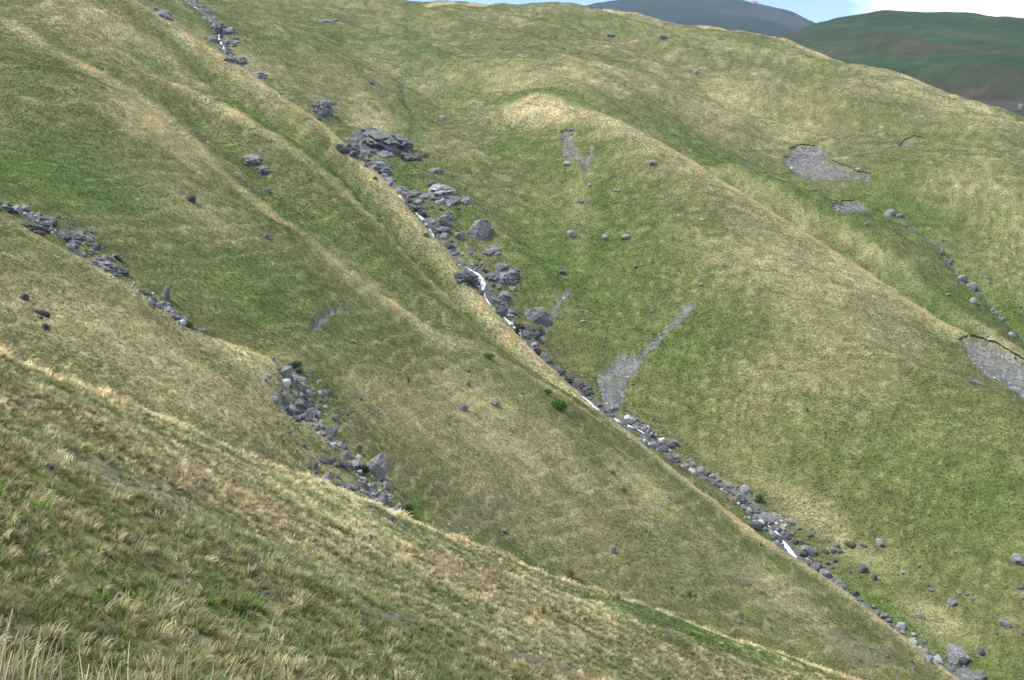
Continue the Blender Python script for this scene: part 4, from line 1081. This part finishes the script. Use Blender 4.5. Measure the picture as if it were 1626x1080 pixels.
FARS = [(1434, 907, 12, 8), (1459, 897, 11, 9), (1479, 911, 8, 9), (1475, 928, 9, 8), (1480, 936, 12, 4), (1500, 930, 8, 6), (1523, 939, 11, 8), (1536, 943, 8, 8), (1545, 950, 7, 6), (1620, 932, 14, 8), (1622, 948, 9, 8), (1582, 1004, 8, 6), (1458, 1005, 8, 4), (1570, 1032, 5, 5), (1585, 1053, 6, 5), (1620, 1072, 6, 10), (1569, 920, 7, 5), (1623, 1005, 9, 7)]
stones([(a_, b_, c_ * .75, d_ * .72) for a_, b_, c_, d_ in FARS], 'stones on the straw slope', [m_rock, m_pale])
MIDS = [(663, 802, 8, 6), (742, 609, 10, 8), (742, 587, 9, 7), (828, 623, 9, 6), (700, 583, 8, 8), (595, 543, 14, 6), (560, 541, 14, 6), (553, 655, 9, 7), (939, 692, 10, 9), (995, 893, 9, 8), (806, 855, 8, 6), (1064, 932, 9, 8), (1080, 942, 13, 11), (1102, 944, 8, 10), (1064, 940, 6, 6), (1115, 958, 8, 5), (1114, 969, 6, 5), (1168, 966, 6, 4), (1171, 987, 9, 7), (1224, 996, 7, 6), (1262, 1009, 7, 6), (1077, 731, 10, 8), (1062, 789, 8, 7), (1207, 863, 9, 7), (1340, 988, 7, 5), (1356, 1023, 7, 5), (1364, 1048, 12, 7), (1390, 1057, 8, 7), (1425, 1079, 8, 6), (1408, 1042, 9, 7), (1446, 1048, 11, 8), (1450, 1062, 7, 5), (1390, 1040, 8, 6), (651, 800, 7, 5), (720, 810, 6, 8), (761, 815, 6, 8), (740, 801, 7, 5)]
stones(MIDS, 'stones on the middle spur', [m_rock, m_rock, m_pale])
NRS = [(100, 994, 8, 6), (121, 995, 8, 5), (54, 983, 7, 5), (64, 996, 12, 7), (48, 1000, 9, 6), (72, 1000, 8, 7), (190, 947, 7, 4), (482, 1042, 7, 7), (515, 1026, 6, 7), (507, 1063, 8, 8), (907, 987, 9, 7), (1004, 1031, 8, 8), (722, 1012, 7, 5), (1063, 997, 10, 7), (545, 1050, 9, 6), (425, 938, 6, 5), (300, 790, 6, 5), (408, 838, 8, 6), (350, 950, 5, 5)]
stones(NRS, 'stones in the near turf', [m_rock, m_pale, m_pale])
OPEN = [(938, 293, 9, 7), (980, 301, 10, 7), (922, 319, 12, 7), (996, 323, 10, 6), (978, 321, 8, 5), (1115, 348, 10, 6), (1009, 422, 8, 6), (925, 510, 8, 5), (961, 534, 8, 4), (958, 548, 7, 4), (1019, 420, 7, 5), (1035, 494, 6, 5), (1005, 609, 7, 5), (925, 597, 7, 5), (1113, 451, 7, 4), (1152, 422, 6, 4), (1575, 492, 6, 5), (1582, 496, 9, 6), (1592, 506, 8, 8), (1605, 530, 11, 9), (1570, 448, 7, 5), (1430, 383, 6, 5), (1496, 381, 6, 5), (1506, 467, 8, 6), (1375, 355, 11, 8), (1331, 333, 7, 5), (1621, 486, 6, 4), (1326, 207, 5, 5), (1620, 170, 8, 14), (907, 205, 9, 6)]
stones(OPEN, 'stones on the open slopes', [m_rock, m_rock, m_pale])

# ------------------------------------------------------------------ rubble too small to count: slips, scree fan, stream beds
rub = bpy.data.collections.new('rubble_shapes')
m_rub, nt, b = new_mat('rubble', .85, .3)
at = N(nt, 'ShaderNodeAttribute', attribute_name='tint', attribute_type='INSTANCER'); nt.links.new(at.outputs['Color'], b.inputs['Base Color'])
for k, me_ in enumerate(STONE):
    o = bpy.data.objects.new('rubble_%d' % k, with_mat(me_, m_rub)); rub.objects.link(o)
def rubble(name, label, wfield, sizes, shade, kind_seed):
    cnt = np.random.default_rng(kind_seed).poisson(np.maximum(wfield, 0) * area * vis)
    idx = np.repeat(np.arange(cnt.size), cnt.ravel()); i, j = np.unravel_index(idx, cnt.shape)
    k = (i < len(AZ) - 1) & (j < len(RS) - 1) & (i > 0); i, j = i[k], j[k]
    nn_ = len(i)
    a = AZ[i] + (AZ[i + 1] - AZ[i]) * rng.random(nn_); r = RS[j] + (RS[j + 1] - RS[j]) * rng.random(nn_)
    x = r * np.sin(a); y = r * np.cos(a); z = height(x, y)
    me = bpy.data.meshes.new(name); me.vertices.add(nn_); me.vertices.foreach_set('co', np.stack([x, y, z], 1).astype(np.float32).ravel())
    s_ = sizes[0] * np.exp(rng.normal(0, .55, nn_)); s_ = np.clip(s_, sizes[0] * .4, sizes[1]) * np.clip(r / (90 if 'stream' in name else 140), .12, 1.2)
    g_ = shade * np.exp(rng.normal(0, .38, nn_))
    tint = np.stack([g_ * .98, g_, g_ * 1.06, np.ones(nn_)], 1)
    for nm, typ, dat, key in (('rot', 'FLOAT_VECTOR', np.stack([rng.normal(0, .3, nn_), rng.normal(0, .3, nn_), rng.random(nn_) * 6.28], 1), 'vector'), ('size', 'FLOAT', s_, 'value'), ('tint', 'FLOAT_COLOR', np.clip(tint, .03, .5), 'color')):
        q = me.attributes.new(nm, typ, 'POINT'); q.data.foreach_set(key, np.ascontiguousarray(dat, dtype=np.float32).ravel())
    q = me.attributes.new('shape', 'INT', 'POINT'); q.data.foreach_set('value', rng.integers(0, len(STONE), nn_).astype(np.int32))
    o = add_obj(name, me); tag(o, label, 'rubble', kind='stuff')
    md = o.modifiers.new('stones', 'NODES'); md.node_group = instancer(name + '_on_points', rub)
    print(name, nn_)
nz = fbm(X / 2.0, Y / 2.0, 3, 505)
rubble('scree', 'loose grey scree stones on the slips and the scree fan', np.clip(bare, 0, 1) * np.interp(GR, [20, 60, 150, 300], [10, 5, 3.2, 1.6]) * (.25 + 1.0 * (nz > .0)), (.13, .8), .20, 61)
bedw = np.maximum(np.maximum(sstep(2.6, .9, sdist['main'] + nz) * sstep(.2, .7, sdist['main']), sstep(1.5, .5, sdist['near'] + .6 * nz)), .12 * sstep(1.6, .6, sdist['third'] + nz))
rubble('stream_rubble', 'grey cobbles and broken rock along the stream beds', bedw * (1 + .8 * (GR < 80)) * np.interp(GR, [40, 100, 160, 300], [5.5, 2.6, 1.8, .9]), (.24, .85), .20, 62)
rubble('turf_stones', 'tiny pale stones dotted over the stony turf', (.25 * S_ + .012) * np.interp(GR, [5, 40, 120, 300], [5, 2.5, .9, .35]), (.10, .3), .30, 63)

# ------------------------------------------------------------------ the torn turf along the upper edge of the slips
m_humus, nt, b = new_mat('dark_humus', .95, .05)
tc = N(nt, 'ShaderNodeTexCoord'); n1_ = N(nt, 'ShaderNodeTexNoise', Scale=4.0, Detail=6.0); nt.links.new(tc.outputs['Object'], n1_.inputs['Vector'])
rp = N(nt, 'ShaderNodeValToRGB'); rp.color_ramp.elements[0].color = (.016, .013, .010, 1); rp.color_ramp.elements[1].color = (.055, .045, .035, 1)
nt.links.new(n1_.outputs['Fac'], rp.inputs['Fac']); nt.links.new(rp.outputs['Color'], b.inputs['Base Color'])
def turf_edge(line, hgt):
    P_ = []
    for (x0, y0), (x1, y1) in zip(line[:-1], line[1:]):
        for k in range(6):
            t = k / 6; P_.append((x0 + (x1 - x0) * t + random.gauss(0, .5), y0 + (y1 - y0) * t + random.gauss(0, .6)))
    W3 = [Vector(hit(x, y)[:3]) for x, y in P_]
    V, F = [], []
    for k, q in enumerate(W3):
        dn = Vector((-q.x, -q.y, 0)).normalized()
        h_ = hgt * random.uniform(.6, 1.3) * (1 if 1 < k < len(W3) - 2 else .3)
        V += [tuple(q - dn * .5 + Vector((0, 0, .02))), tuple(q + dn * random.uniform(.05, .2) + Vector((0, 0, .16))), tuple(q + dn * .12 + Vector((0, 0, -.25 * h_))), tuple(q - dn * .05 + Vector((0, 0, -h_)))]
    for k in range(len(W3) - 1):
        if (W3[k + 1] - W3[k]).length > 6: continue
        for s in range(3):
            a = 4 * k + s; F.append((a, a + 4, a + 5, a + 1))
    tag(add_obj('torn_turf_edge', np_mesh('torn_turf_edge', np.array(V), np.array(F), False), m_humus), kind='structure')
turf_edge([(1522, 540), (1530, 535), (1545, 533), (1562, 538), (1580, 543), (1605, 558), (1640, 578)], 1.0)
turf_edge([(1246, 250), (1254, 247)], .8)
turf_edge([(1253, 236), (1262, 233), (1268, 230), (1285, 231), (1296, 232)], .6)
turf_edge([(1322, 255), (1328, 258), (1345, 264), (1360, 272), (1372, 273), (1385, 277)], .9)
turf_edge([(1428, 231), (1436, 221), (1450, 216), (1460, 217), (1470, 221)], .7)
turf_edge([(889, 210), (900, 207), (906, 213)], .5)
turf_edge([(1320, 330), (1338, 319), (1360, 318)], .5)
# ------------------------------------------------------------------ running water
m_water, nt, b = new_mat('stream_water', .08, .5)
at = N(nt, 'ShaderNodeAttribute', attribute_name='flow')      # x across, y along the flow, z how broken the water is
sx = N(nt, 'ShaderNodeSeparateXYZ'); nt.links.new(at.outputs['Vector'], sx.inputs['Vector'])
cb = N(nt, 'ShaderNodeCombineXYZ'); m1 = N(nt, 'ShaderNodeMath', operation='MULTIPLY'); m1.inputs[1].default_value = 2.2
m2 = N(nt, 'ShaderNodeMath', operation='MULTIPLY'); m2.inputs[1].default_value = .45
nt.links.new(sx.outputs['X'], m1.inputs[0]); nt.links.new(sx.outputs['Y'], m2.inputs[0]); nt.links.new(m1.outputs[0], cb.inputs['X']); nt.links.new(m2.outputs[0], cb.inputs['Y'])
nz_ = N(nt, 'ShaderNodeTexNoise', Scale=1.5, Detail=5.0, Roughness=.65, Distortion=.6); nt.links.new(cb.outputs['Vector'], nz_.inputs['Vector'])
ad = N(nt, 'ShaderNodeMath', operation='ADD'); nt.links.new(nz_.outputs['Fac'], ad.inputs[0]); nt.links.new(sx.outputs['Z'], ad.inputs[1])
rp = N(nt, 'ShaderNodeValToRGB'); rp.color_ramp.elements[0].position = .94; rp.color_ramp.elements[1].position = 1.16
nt.links.new(ad.outputs[0], rp.inputs['Fac'])
mx = N(nt, 'ShaderNodeMixRGB'); mx.inputs['Color1'].default_value = (.035, .037, .034, 1); mx.inputs['Color2'].default_value = (.70, .74, .78, 1)
nt.links.new(rp.outputs['Color'], mx.inputs['Fac']); nt.links.new(mx.outputs['Color'], b.inputs['Base Color'])
rr = N(nt, 'ShaderNodeMapRange'); rr.inputs['To Min'].default_value = .08; rr.inputs['To Max'].default_value = .8; nt.links.new(rp.outputs['Color'], rr.inputs['Value']); nt.links.new(rr.outputs['Result'], b.inputs['Roughness'])
bp = N(nt, 'ShaderNodeBump', Strength=.7, Distance=.08); nt.links.new(nz_.outputs['Fac'], bp.inputs['Height']); nt.links.new(bp.outputs['Normal'], b.inputs['Normal'])

def stream(name, poly, widths, foams, meander=.25, step=.45, lift=.20):
    """ribbon of water laid in its bed; widths (m) and foam are given at places along the photo line"""
    line = smooth_line(polar(poly), 10)
    d = np.r_[0, np.cumsum(np.hypot(*np.diff(line, axis=0).T))]
    t = np.arange(0, d[-1], step)
    x = np.interp(t, d, line[:, 0]); y = np.interp(t, d, line[:, 1])
    node_d = d[::10][:len(poly)]
    wd = np.interp(t, node_d, np.interp([p[0] for p in poly], [q[0] for q in widths], [q[1] for q in widths]))
    fo = np.interp(t, node_d, np.interp([p[0] for p in poly], [q[0] for q in foams], [q[1] for q in foams]))
    fo = fo * .84 + .20 * noise2(t / 1.1, t * 0 + 6.6, 19)
    tx, ty = np.gradient(x), np.gradient(y); l = np.hypot(tx, ty); nx, ny = -ty / l, tx / l
    off = meander * (noise2(t / 4.5, t * 0 + 3.3, 9) + .5 * noise2(t / 1.7, t * 0 + 8.1, 10))
    x, y = x + nx * off, y + ny * off
    wd = wd * .52 * (1 + .35 * noise2(t / 2.1, t * 0 + 1.7, 12))
    m = 9; cs = np.linspace(-1, 1, m)
    PXs = x[:, None] + nx[:, None] * cs * wd[:, None] * .5; PYs = y[:, None] + ny[:, None] * cs * wd[:, None] * .5
    hz = height(PXs, PYs)
    hc = hz.min(1); hc = np.convolve(np.pad(hc, 2, 'edge'), np.ones(5) / 5, 'valid')
    zz = .5 * hz + .5 * hc[:, None] + lift * (1 - .5 * cs ** 2) + .05 * noise2(PXs * 2.2, PYs * 2.2, 14)
    V = np.stack([PXs, PYs, zz], -1).reshape(-1, 3)
    n_ = len(t); ii = np.arange(n_ - 1)[:, None] * m + np.arange(m - 1)[None]
    F = np.stack([ii, ii + 1, ii + m + 1, ii + m], -1).reshape(-1, 4)
    me = np_mesh(name, V, F)
    a_ = me.attributes.new('flow', 'FLOAT_VECTOR', 'POINT')
    fl = np.stack([np.broadcast_to(cs[None], (n_, m)) * wd[:, None] * .5, np.broadcast_to(t[:, None], (n_, m)), np.broadcast_to(fo[:, None], (n_, m)) * (1 - .30 * cs[None] ** 2) + .12 * noise2(PXs * 1.8, PYs * 1.8, 23)], -1)
    a_.data.foreach_set('vector', np.ascontiguousarray(fl, np.float32).ravel())
    return tag(add_obj(name, me, m_water), kind='structure')

stream('mountain_stream', MST,
       [(290, 1.0), (550, 1.3), (575, 1.6), (620, 1.2), (684, 1.5), (768, 1.5), (800, 1.4), (830, 2.6), (845, 2.6), (900, 1.9), (1000, 1.2), (1160, 1.1), (1240, 1.3), (1290, 1.3), (1530, 1.2)],
       [(290, .40), (350, .50), (540, .50), (556, .66), (590, .66), (610, .52), (660, .54), (672, .68), (690, .66), (705, .54), (752, .56), (760, .68), (782, .66), (797, .56), (808, .60), (826, .62), (845, .62), (862, .60), (905, .60), (920, .58), (940, .52), (960, .48), (1040, .44), (1050, .50), (1130, .42), (1160, .46), (1180, .44), (1228, .46), (1234, .66), (1290, .66), (1300, .46), (1330, .40), (1500, .40)])
stream('gully_stream', LST, [(-150, .6), (100, .7), (180, .6), (270, .6), (300, .5), (460, .45), (640, .45)],
       [(-150, .2), (95, .3), (115, .45), (170, .45), (185, .25), (265, .40), (285, .45), (300, .2), (470, .28), (640, .28)], .12, .3, .06)
stream('third_stream', ST3, [(1080, .4), (1400, .2), (1640, .4)], [(1080, .1), (1460, .2), (1490, .35), (1640, .3)], .25, .5, .04)
stream('grassy_rill', RILL, [(600, .12), (660, .12)], [(600, .28), (660, .30)], .3, .6, .02)
# ------------------------------------------------------------------ shrubs
def leaf_mat(name, c):
    m, nt, b = new_mat(name, .55, .3)
    g = N(nt, 'ShaderNodeNewGeometry')
    mr = N(nt, 'ShaderNodeMapRange'); mr.inputs['To Min'].default_value = .6; mr.inputs['To Max'].default_value = 1.5
    nt.links.new(g.outputs['Random Per Island'], mr.inputs['Value'])
    vm = N(nt, 'ShaderNodeVectorMath', operation='SCALE'); vm.inputs[0].default_value = c; nt.links.new(mr.outputs['Result'], vm.inputs['Scale'])
    nt.links.new(vm.outputs['Vector'], b.inputs['Base Color'])
    tr = N(nt, 'ShaderNodeBsdfTranslucent'); nt.links.new(vm.outputs['Vector'], tr.inputs['Color'])
    mx = N(nt, 'ShaderNodeMixShader', Fac=.25); nt.links.new(b.outputs['BSDF'], mx.inputs[1]); nt.links.new(tr.outputs['BSDF'], mx.inputs[2])
    nt.links.new(mx.outputs['Shader'], nt.nodes['Material Output'].inputs['Surface'])
    return m
m_stem, nt, b = new_mat('shrub_stem', .9, .1); b.inputs['Base Color'].default_value = (.09, .065, .045, 1)
LEAFM = {'green': leaf_mat('bright_leaf', (.058, .160, .026)), 'dark': leaf_mat('dark_leaf', (.035, .065, .030)), 'rust': leaf_mat('rust_leaf', (.16, .12, .035)), 'moss': leaf_mat('moss_leaf', (.05, .125, .018))}
def tube(V, F, pts_, radii, sides=5):
    i0 = len(V)
    for k, (p, r_) in enumerate(zip(pts_, radii)):
        t = (pts_[min(k + 1, len(pts_) - 1)] - pts_[max(k - 1, 0)]).normalized()
        e = t.orthogonal().normalized(); f = t.cross(e)
        for s in range(sides):
            a = 2 * math.pi * s / sides
            V.append(tuple(p + e * (r_ * math.cos(a)) + f * (r_ * math.sin(a))))
    for k in range(len(pts_) - 1):
        for s in range(sides):
            a = i0 + k * sides + s; b_ = i0 + k * sides + (s + 1) % sides
            F.append((a, b_, b_ + sides, a + sides))
def shrub(px, py, w, h, label, kind='green', leaves=900):
    x, y, z, r = hit(px, py + .4 * h)
    mpp = r / FPX; W, H = w * mpp * .5, h * mpp
    root = bpy.data.objects.new('shrub', None); C.objects.link(root); root.location = (x, y, z); root.empty_display_size = .2
    tag(root, label, 'shrub')
    V, F = [], []; tips = []
    for k in range(9):
        a = random.uniform(0, 6.28); q = random.uniform(.3, .9)
        e = Vector((math.cos(a) * W * q, math.sin(a) * W * q * .8, H * random.uniform(.45, .85)))
        p = [Vector((0, 0, -.1)), Vector((e.x * .35, e.y * .35, e.z * .55)), e]
        tube(V, F, p, [.03, .02, .008]); tips.append(e)
    add_obj('stem', np_mesh('stem', np.array(V), np.array(F)), m_stem, root)
    V, F = [], []
    for k in range(leaves):
        c = random.choice(tips); s = min(W, H)
        u, v_ = random.uniform(0, 6.28), math.acos(random.uniform(-.3, 1))
        rr_ = random.random() ** .45
        p = Vector((math.cos(u) * math.sin(v_) * W, math.sin(u) * math.sin(v_) * W * .8, H * (.15 + .8 * math.cos(v_)))) * rr_
        p = p * .72 + c * .28 + Vector((random.gauss(0, .06 * s), random.gauss(0, .06 * s), random.gauss(0, .05 * s)))
        p.z = max(p.z, float(height(x + p.x, y + p.y)) - z + .01)
        n_ = Vector((random.gauss(0, 1), random.gauss(0, 1), random.gauss(.7, .6))).normalized(); e = n_.orthogonal().normalized()
        e.rotate(Quaternion(n_, random.uniform(0, 6.28))); f = n_.cross(e)
        L_ = s * random.uniform(.07, .14); i0 = len(V)
        V += [tuple(p - e * L_), tuple(p + f * L_ * .45), tuple(p + e * L_), tuple(p - f * L_ * .45)]
        F.append((i0, i0 + 1, i0 + 2, i0 + 3))
    add_obj('foliage', np_mesh('foliage', np.array(V), np.array(F), False), LEAFM[kind], root)
    return root
shrub(888, 643, 30, 18, 'bright green rounded shrub on the crest of the middle spur', 'green', 1400)
shrub(870, 622, 18, 11, 'small green shrub just above the bright rounded one', 'green', 700)
shrub(776, 565, 28, 10, 'low spreading green shrub under the straw knoll', 'green', 900)
shrub(649, 603, 8, 12, 'small upright green shrub on the flank of the middle spur', 'green', 400)
shrub(578, 746, 26, 18, 'dull grey green bush beside the biggest gully boulder', 'dark', 900)
shrub(1095, 943, 11, 12, 'rusty little bush between pale stones', 'rust', 400)
shrub(382, 967, 26, 18, 'vivid green moss cushion in the near turf', 'moss', 900)
shrub(1204, 790, 22, 16, 'bright clump of rank grass beside the rounded stream boulder', 'green', 700)
shrub(471, 578, 24, 12, 'green leafy clump at the head of the stony near gully', 'green', 500)
shrub(650, 806, 22, 18, 'dark green leafy clump beside the vanishing near stream', 'moss', 600)
shrub(300, 515, 22, 10, 'green leafy clump below the small fall in the near gully', 'green', 400)

# ------------------------------------------------------------------ tall dry stalks at the photographer's feet
m_stalk, nt, b = new_mat('dry_stalk', .7, .2)
oi = N(nt, 'ShaderNodeObjectInfo'); mr = N(nt, 'ShaderNodeMapRange'); mr.inputs['To Min'].default_value = .7; mr.inputs['To Max'].default_value = 1.25
nt.links.new(oi.outputs['Random'], mr.inputs['Value']); vm = N(nt, 'ShaderNodeVectorMath', operation='SCALE'); vm.inputs[0].default_value = (.50, .43, .28)
nt.links.new(mr.outputs['Result'], vm.inputs['Scale']); nt.links.new(vm.outputs['Vector'], b.inputs['Base Color'])
def stalk(bx, tx, ty, head, label, group=None):
    """a stalk rooted on the ground below the frame whose tip reaches photo pixel (tx, ty)"""
    a, w = ray(bx, 1110)
    r = 4.2 + random.uniform(-.5, .9) + max(0, (bx - 150)) * .003
    x, y = r * math.sin(float(a)), r * math.cos(float(a)); z = float(height(x, y))
    at_, wt = ray(tx, ty); rt = r * random.uniform(.96, 1.05)
    tip = Vector((rt * math.sin(float(at_)), rt * math.cos(float(at_)), CAM_H + rt * float(wt)))
    base = Vector((x, y, z - .02))
    d = tip - base; L_ = d.length
    side = Vector((d.y, -d.x, 0)) * .0 + Vector((random.gauss(0, .04), random.gauss(0, .04), .10)) * L_
    P_ = []
    for k in range(9):
        t = k / 8; P_.append(d * t + side * (4 * t * (1 - t)) * .6)
    V, F = [], []
    tube(V, F, P_, [.0034 - .0022 * k / 8 for k in range(9)], 5)
    o = add_obj('grass_stalk', np_mesh('grass_stalk', np.array(V), np.array(F)), m_stalk); o.location = base
    tag(o, label, 'grass stalk', group)
    if head:
        V, F = [], []
        n_ = 26
        for k in range(n_):
            t = .76 + .24 * k / n_
            q = t * 8; i = min(int(q), 7); p = P_[i].lerp(P_[i + 1], q - i)
            dr = (P_[8] - P_[6]).normalized(); s = Vector((random.gauss(0, 1), random.gauss(0, 1), random.gauss(0, 1))); s = (s - dr * s.dot(dr)).normalized()
            L2 = head * (.5 + .8 * math.sin(math.pi * min(1, (k + 4) / n_)))
            e = (dr * 1.2 + s * .55).normalized(); f = dr.cross(s).normalized(); i0 = len(V)
            V += [tuple(p), tuple(p + e * L2 * .5 + f * L2 * .16), tuple(p + e * L2), tuple(p + e * L2 * .5 - f * L2 * .16)]
            F.append((i0, i0 + 1, i0 + 2, i0 + 3))
        add_obj('seed_head', np_mesh('seed_head', np.array(V), np.array(F), False), m_stalk, o)
    return o
stalk(402, 437, 974, .016, 'lone tall dry stalk with a pale seed head leaning over the near turf')
stalk(40, 66, 990, .013, 'tall dry stalk with a thin seed head standing clear of its clump')
stalk(-15, 23, 955, .010, 'tallest dry stalk in the clump at the photographer\'s feet')
for bx, tx, ty in [(-20, 20, 968), (-10, 12, 985), (2, 30, 1000), (-5, 5, 975), (10, 38, 1010), (-22, 8, 1000), (30, 37, 1008), (45, 76, 1018), (58, 90, 1022), (50, 98, 1034), (70, 84, 1030), (20, 24, 1030), (60, 62, 1036), (85, 100, 1046)]:
    stalk(bx, tx, ty, .008, 'dry straw coloured stalk in the dense clump at the photographer\'s feet', 'dry stalks in the dense clump')
for bx, tx, ty in [(136, 152, 1020), (205, 206, 1018), (222, 228, 1034), (245, 258, 1024), (283, 294, 1034), (285, 310, 1034), (292, 304, 1040), (300, 338, 1032), (310, 340, 1052), (255, 260, 1042), (232, 214, 1040), (180, 176, 1038), (205, 220, 1046), (340, 374, 1058), (150, 168, 1050), (270, 282, 1058), (195, 190, 1052), (225, 240, 1040), (300, 320, 1050), (165, 160, 1060), (248, 246, 1046), (290, 300, 1030)]:
    stalk(bx, tx, ty, .009, 'dry straw coloured stalk of the loose fringe along the lower edge of the near slope', 'dry stalks in the loose fringe')

for k in range(26):
    bx = random.uniform(-25, 90); stalk(bx, bx + random.gauss(14, 12), random.uniform(990, 1060), .007, 'dry straw coloured stalk in the dense clump at the photographer\'s feet', 'dry stalks in the dense clump')
for k in range(30):
    bx = random.uniform(90, 350); stalk(bx, bx + random.gauss(8, 14), random.uniform(1035, 1068), .007, 'dry straw coloured stalk of the loose fringe along the lower edge of the near slope', 'dry stalks in the loose fringe')

# ------------------------------------------------------------------ single tussocks that stand out of the turf
m_tus, nt, b = new_mat('golden_tussock', .65, .2)
gm = N(nt, 'ShaderNodeNewGeometry'); rp = N(nt, 'ShaderNodeValToRGB')
rp.color_ramp.elements[0].color = (.20, .19, .07, 1); rp.color_ramp.elements[1].color = (.46, .38, .19, 1)
nt.links.new(gm.outputs['Random Per Island'], rp.inputs['Fac']); nt.links.new(rp.outputs['Color'], b.inputs['Base Color'])
TUS = []
for k in range(3):
    me = tuft_mesh('tussock', 110, 1.0, .016, .22, .25, 900 + k, 4); me.materials.clear(); me.materials.append(m_tus); TUS.append(me)
def tussock(px, py, h, label):
    x, y, z, r = hit(px, py + h * .4)
    o = add_obj('grass_tussock', random.choice(TUS)); o.location = (x, y, z)
    s = h * r / FPX * 1.25; o.scale = (s, s, s); o.rotation_euler = (0, .15, random.uniform(0, 6.28))
    tag(o, label, 'tussock', 'golden tussocks')
tussock(741, 1032, 20, 'golden tussock standing alone low on the near slope')
tussock(911, 1028, 14, 'drooping pale tussock on the near slope below the straw crest')
tussock(882, 985, 16, 'reddish straw tussock beside a small grey stone on the near slope')
tussock(842, 972, 24, 'biggest golden tussock under the straw crest of the near slope')
tussock(862, 966, 18, 'golden tussock touching the biggest one under the straw crest')
tussock(982, 733, 15, 'uppermost golden tussock below the crest of the middle spur')
tussock(974, 748, 13, 'golden tussock just below the uppermost one on the middle spur')
tussock(992, 775, 15, 'pale drooping tussock below the crest of the middle spur')
tussock(980, 945, 16, 'pale tussock breaking the skyline of the near straw crest')
tussock(905, 905, 22, 'tall pale tussock on the straw crest of the near slope')
tussock(1213, 940, 14, 'golden tussock among bare earth on the middle spur')
tussock(1220, 981, 12, 'thin golden tussock on the green foot of the middle spur')
tussock(1296, 890, 12, 'straw tussock on the spur edge above the lower cascade')
tussock(1163, 795, 14, 'straw tussock on the spur edge facing the rounded stream boulder')

# ------------------------------------------------------------------ mountain air
zlo, zhi = float(Z.min()) - 1.0, max(float(Z.max()), CAM_H) + 25.0
bm = bmesh.new(); bmesh.ops.create_cube(bm, size=1.0)
for v in bm.verts:
    v.co = Vector((v.co.x * 8800, v.co.y * 8800, zlo if v.co.z < 0 else zhi))
me = bpy.data.meshes.new('haze'); bm.to_mesh(me); bm.free()
m_haze = bpy.data.materials.new('mountain_air'); m_haze.use_nodes = True
nt = m_haze.node_tree; nt.nodes.clear()
ho = nt.nodes.new('ShaderNodeOutputMaterial'); hv = nt.nodes.new('ShaderNodeVolumePrincipled')
hv.inputs['Color'].default_value = (.60, .78, 1.0, 1); hv.inputs['Density'].default_value = HAZE; hv.inputs['Anisotropy'].default_value = .2
nt.links.new(hv.outputs['Volume'], ho.inputs['Volume'])
tag(add_obj('haze', me, m_haze), 'thin bluish mountain air over the whole valley', 'haze', kind='stuff')
